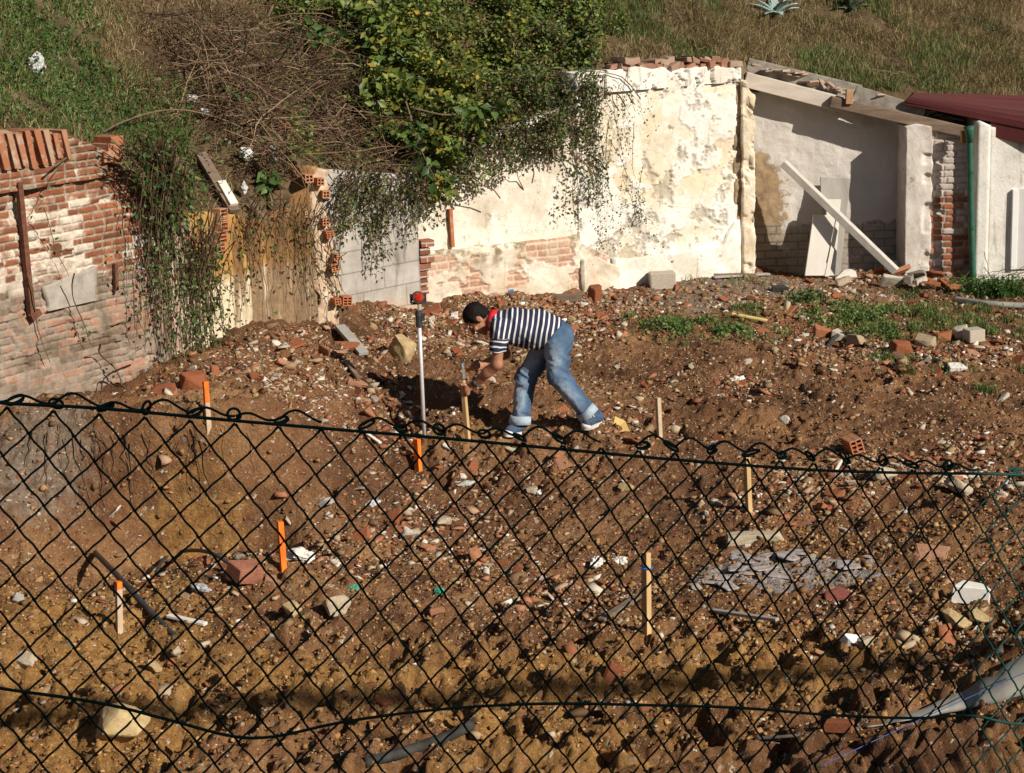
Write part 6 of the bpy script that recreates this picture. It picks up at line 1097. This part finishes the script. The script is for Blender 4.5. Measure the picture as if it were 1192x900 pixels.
n_h = J(700, 490, -.10); n_t = J(678.5, 500, -.19); shoe(n_h, n_t, np.array([.12, -.2, 1.]), na+unit(na-nk)*.02)
# wrist watch
d = unit(nw-ne); a_, b_, _ = frame_to(d); c_ = nw-d*.03; b = MB(); q = [c_+(a_*math.cos(t)+b_*math.sin(t))*.035 for t in np.linspace(0, TAU, 20)]; b.add(*tube(q, .008, 6)); e = unit(np.array([.3, -.8, .5])-d*(np.array([.3, -.8, .5])@d)); b.add(*tube([c_+e*.030, c_+e*.044], .020, 14)); mesh('wrist_watch', np.concatenate(b.V)-o0, b.F, simple('watch', (.02, .02, .022), (.08, .08, .085), 20, .35), MAN, True)
# what he holds
T = empty('stake', SB, label='round topped timber stake gripped by the man below his hammer', cat='stake', group='marker stakes driven into the plot'); b = MB(); b.add(*bar(-sdv*.08, ST-SB, .036, .034, (.5, .8, 0))); b.build('shaft', M_RAW, T, bevel=.003)
T = empty('hammer', hh0, label='club hammer with an orange handle held over the stake', cat='hammer'); b = MB(); b.add(*tube([-sdv*.062, -sdv*.058, -sdv*.02, sdv*.03, sdv*.062], [.021, .023, .019, .018, .013], 12)); M_STEEL = simple('hammer_steel', (.25, .25, .25), (.48, .48, .48), 20, .4, .3, .002, .5, metal=.7); b.build('hammer_head', M_STEEL, T, bevel=.002)
b = MB(); b.add(*tube([-hdv*.025, hdv*.03, hdv*.16, hdv*.24], [.0125, .0125, .015, .016], 10)); b.build('handle', simple('orange_handle', (.62, .16, .03), (.75, .26, .06), 16, .5), T, smooth=True)
# ------------------------------------------------------------------ survey pole
PB = hit(494, 508); PT = at(487.5, 366, PB[1]+.02); d = unit(PT-PB); L_ = np.linalg.norm(PT-PB); T = empty('survey_pole', PB, label='thin silver survey pole with a red prism on top standing left of the man', cat='survey pole')
b = MB(); b.add(*tube([-d*.05, d*L_*.5, d*L_], .0155, 12)); b.build('pole', simple('satin_metal', (.60, .61, .63), (.74, .75, .77), 30, .35, .1, .001, .5, metal=.3), T, smooth=True)
b = MB(); b.add(*tube([d*(L_-.10), d*(L_-.02), d*(L_-.015), d*(L_+.03)], [.026, .026, .030, .026], 12)); b.add(*bar(d*(L_-.05)+np.array([.03, -.01, 0]), d*(L_+.01)+np.array([.034, -.01, 0]), .022, .03)); b.build('clamp', M_BLACK, T)
b = MB(); b.add(*tube([d*(L_+.03), d*(L_+.10)], .008, 8)); b.build('prism_stem', M_STEEL, T)
pc = d*(L_+.135); nv = unit(np.array([.25, -1, .1])); a_, b_, _ = frame_to(nv); b = MB(); b.add(*tube([pc-nv*.045, pc-nv*.03, pc+nv*.02, pc+nv*.024], [.028, .046, .050, .047], 20)); pr = b.build('prism_housing', M_BLACK, T)
b = MB(); b.add(*tube([pc+nv*.0245, pc+nv*.034], [.043, .030], 6)); b.build('prism_glass', simple('red_prism', (.22, .012, .006), (.55, .05, .012), 30, .15, .1, .001, .8), pr)
b = MB(); [b.add(*bar(pc+a_*s_*.056-d*.04, pc+a_*s_*.056+d*.03, .012, .02)) for s_ in (-1, 1)]; b.add(*bar(pc-a_*.06-d*.045, pc+a_*.06-d*.045, .014, .02)); b.build('prism_yoke', M_BLACK, T)
# ------------------------------------------------------------------ chain link fence in front
FL, FRr = at(12, 470, 2.42), at(1180, 552, 2.92); fu = unit(FRr-FL); fn = unit(np.array([-fu[1], fu[0], 0])); fv = np.cross(fn, fu); fv = unit(fv-fu*(fv@fu)); fv *= -np.sign(fv[2])
Lf = np.linalg.norm(FRr-FL); CW, CH = .0605, .0665
def fp(u, v, n=0.): return FL+fu*np.asarray(u)[..., None]+fv*np.asarray(v)[..., None]+fn*np.asarray(n)[..., None]
M_FENCE = NT('green_coated_wire', .6, .25); n = M_FENCE.noise(60, 4, .6); M_FENCE = M_FENCE.out(M_FENCE.ramp(n, [(.35, (.002, .034, .027)), (.7, (.004, .06, .048))]), M_FENCE.bump(n, .2, .001))
T = empty('chain_link_fence', fp(np.array(Lf/2), np.array(.5)), label='sagging dark green chain link fence across the foreground', cat='fence'); o0f = np.array(T.location)
PW = []; RW = []; rows = 22; rw = np.random.default_rng(5); wn = lambda u, v: .006*fbm(u*3.2, v*3.2, 71, 2)*np.minimum(1, 1)
k0, k1 = int(-1.6/(CW/2)), int((Lf+2.2)/(CW/2)); SUB = 6
for k in range(k0, k1):
    us, vs_, ns_ = [], [], []
    for j in range(rows*1):
        u0 = k*CW/2+(CW/2 if (j+k) % 2 else 0); u1 = k*CW/2+(CW/2 if (j+1+k) % 2 else 0)
        for q in range(SUB):
            t = q/SUB; e = t+.10*math.sin(TAU*t)/1.0*-.35; us.append(u0+(u1-u0)*(e+.012*math.sin(2*TAU*t))); vs_.append((j+t)*CH/2); ns_.append(.0030*math.cos(math.pi*t)*(1 if (j+k) % 2 else -1))
    us = np.array(us); vs_ = np.array(vs_); dv = .012*fbm(us*2.5, vs_*2.5, 73, 2)-.004; du_ = .014*fbm(us*2.2+9, vs_*2.2, 75, 2)
    PW.append(fp(us+du_, vs_+dv*np.clip(vs_*12, 0.25, 1)+.006, np.array(ns_)+.02*fbm(us*1.5, vs_*1.5, 77, 2))); RW.append(np.where(np.abs(np.abs((np.array(vs_)/(CH/2)) % 1-.5)-.5) < .13, .0023, .00165))
V, Q_ = tubes_np(np.array(PW)-o0f, np.array(RW), 5)
b = MB()
for k in range(k0, k1):
    if k % 2: continue
    u0 = k*CW/2+.0; r_ = np.random.default_rng(k+99)
    if r_.random() < .12: continue
    du_ = float(.014*fbm(np.array(u0)*2.2+9, np.array(0.), 75, 2)); h_ = r_.uniform(.006, .014); w_ = r_.uniform(.005, .011); sk = r_.uniform(-.018, .018); t = np.linspace(-.4, TAU*r_.uniform(1.0, 1.5), 22)
    uu = u0+du_+sk*(1-np.cos(t))*.5+w_*np.sin(t*1.0+r_.uniform(-.5, .5)); vv = -.0+h_*(np.cos(t)-1)*.5*1.2+.001; b.add(*tube(fp(uu, vv, .004*np.sin(t*.7)+.002)-o0f, .0020, 6))
    # spur between neighbouring loops, lifted over the wire
    t = np.linspace(0, 1, 10); b.add(*tube(fp(u0+du_+CW*t, -.004-.016*r_.random()*np.sin(math.pi*t)-.004*np.sin(TAU*t), 0*t+.003)-o0f, .0019, 6))
b.V.insert(0, V); q0 = [tuple(int(i) for i in f) for f in Q_]; b.F = q0+[tuple(i+len(V) for i in f) for f in b.F]; b.build('wire_mesh', M_FENCE, T, smooth=True)
def fw(name, pts, rad, n=90):
    s = spline([np.r_[p, 0] for p in pts], n)[:, :2]; Pw = []
    for px_, py_ in s: r = ray(px_, py_); t = ((FL-EYE)@fn)/(r@fn); Pw.append(EYE+r*t-fn*.004)
    b = MB(); b.add(*tube(np.array(Pw)-o0f, rad, 8)); b.build(name, M_FENCE, T, smooth=True)
pw_ = lambda u, v: proj(fp(np.array(u), np.array(v)))
fw('tension_wire', [*[pw_(-1.6+.2*i, -.002) for i in range(6)], (-160, 458), (12, 469), (120, 475), (250, 487), (400, 500), (520, 510), (640, 521), (780, 534), (940, 546), (1060, 550), (1180, 552), *[pw_(Lf+.3+.25*i, -.002) for i in range(8)]], .0024, 140)
fw('tension_wire', [*[pw_(-1.6+.2*i, .37) for i in range(6)], (-160, 780), (12, 802), (120, 818), (200, 838), (270, 856), (320, 856), (390, 841), (470, 829), (560, 821), (650, 818), (760, 820), (860, 823), (960, 831), (1060, 835), (1130, 832), (1190, 842), *[pw_(Lf+.3+.25*i, .40) for i in range(8)]], .0024, 140)
# unseen wall added to shade the fence, its end leaving the last meshes sunlit
sdir = np.array([AZ_[0], AZ_[1]]) if 'AZ_' in globals() else np.array([-.75, .66]); sdir = sdir/np.linalg.norm(sdir); EL_ = math.radians(31)
edge = at(1148, 640, 2.90); back = 5.3; sx, sy = edge[0]-sdir[0]*back, edge[1]-sdir[1]*back; topz = FL[2]+.02+(back+.35)*math.tan(EL_)
b = MB(); b.add(boxV(-7.5, 0, -.22, 0, 0, topz-2.45), BOXF); rw_ = b.build('added_shade_wall', M_W8, loc=(sx, sy, 2.45), bevel=.01); tag(rw_, 'plain rendered wall added unseen behind the viewer to shade the fence', 'wall')

# unseen cable added overhead to cast a soft shadow band along the near edge
g_ = hit(600, 800); kk = (g_[1]+.9)/.66; cc = g_+np.array([.75*kk, -.66*kk, math.tan(EL_)*kk*math.hypot(.75, .66)]); b = MB(); q = [np.array([x, 0, .004*(x*x-100)*.05]) for x in np.linspace(-26, 26, 40)]; b.add(*tube(q, .075, 8)); oc = b.build('added_shadow_cable', M_BLACK, smooth=True, loc=cc); oc.rotation_euler.z = .04; tag(oc, 'thick overhead cable added unseen behind the viewer to cast a shadow band', 'cable')
# ------------------------------------------------------------------ light, sky, camera
EL, AZ = math.radians(31), (-.75, .66)        # shadows fall to the left and away
sd = Vector((AZ[0]*math.cos(EL), AZ[1]*math.cos(EL), -math.sin(EL)*math.hypot(*AZ)))
sl = bpy.data.lights.new('sun', 'SUN'); sl.energy = 5; sl.angle = math.radians(.55); sl.color = (1, .915, .79)
so = link(bpy.data.objects.new('sun', sl)); so.rotation_euler = sd.to_track_quat('-Z', 'Y').to_euler(); so.location = (6, -6, 9)
w = bpy.data.worlds.new('World'); S.world = w; w.use_nodes = True
sk = w.node_tree.nodes.new('ShaderNodeTexSky'); sk.sky_type = 'NISHITA'; sk.sun_disc = False
sk.sun_elevation = EL; sk.sun_rotation = math.atan2(-AZ[0], -AZ[1])
w.node_tree.links.new(sk.outputs[0], w.node_tree.nodes['Background'].inputs[0]); w.node_tree.nodes['Background'].inputs[1].default_value = .043
cam = bpy.data.cameras.new('camera'); cam.sensor_width = 36; cam.lens = 36*F/1192; cam.clip_start = .1; cam.clip_end = 1500
co = link(bpy.data.objects.new('camera', cam))
mw = Matrix.Identity(4)
for i in range(3): mw[i][0] = _r[i]; mw[i][1] = _u[i]; mw[i][2] = -_f[i]; mw[i][3] = EYE[i]
co.matrix_world = mw; S.camera = co
vs = S.view_settings; vs.view_transform = 'Standard'; vs.look = 'None'; vs.exposure = .23; vs.gamma = 1; vs.use_curve_mapping = False
S.cycles.use_denoising = True; S.cycles.max_bounces = 5; S.cycles.diffuse_bounces = 2; S.cycles.glossy_bounces = 2; S.cycles.transmission_bounces = 2
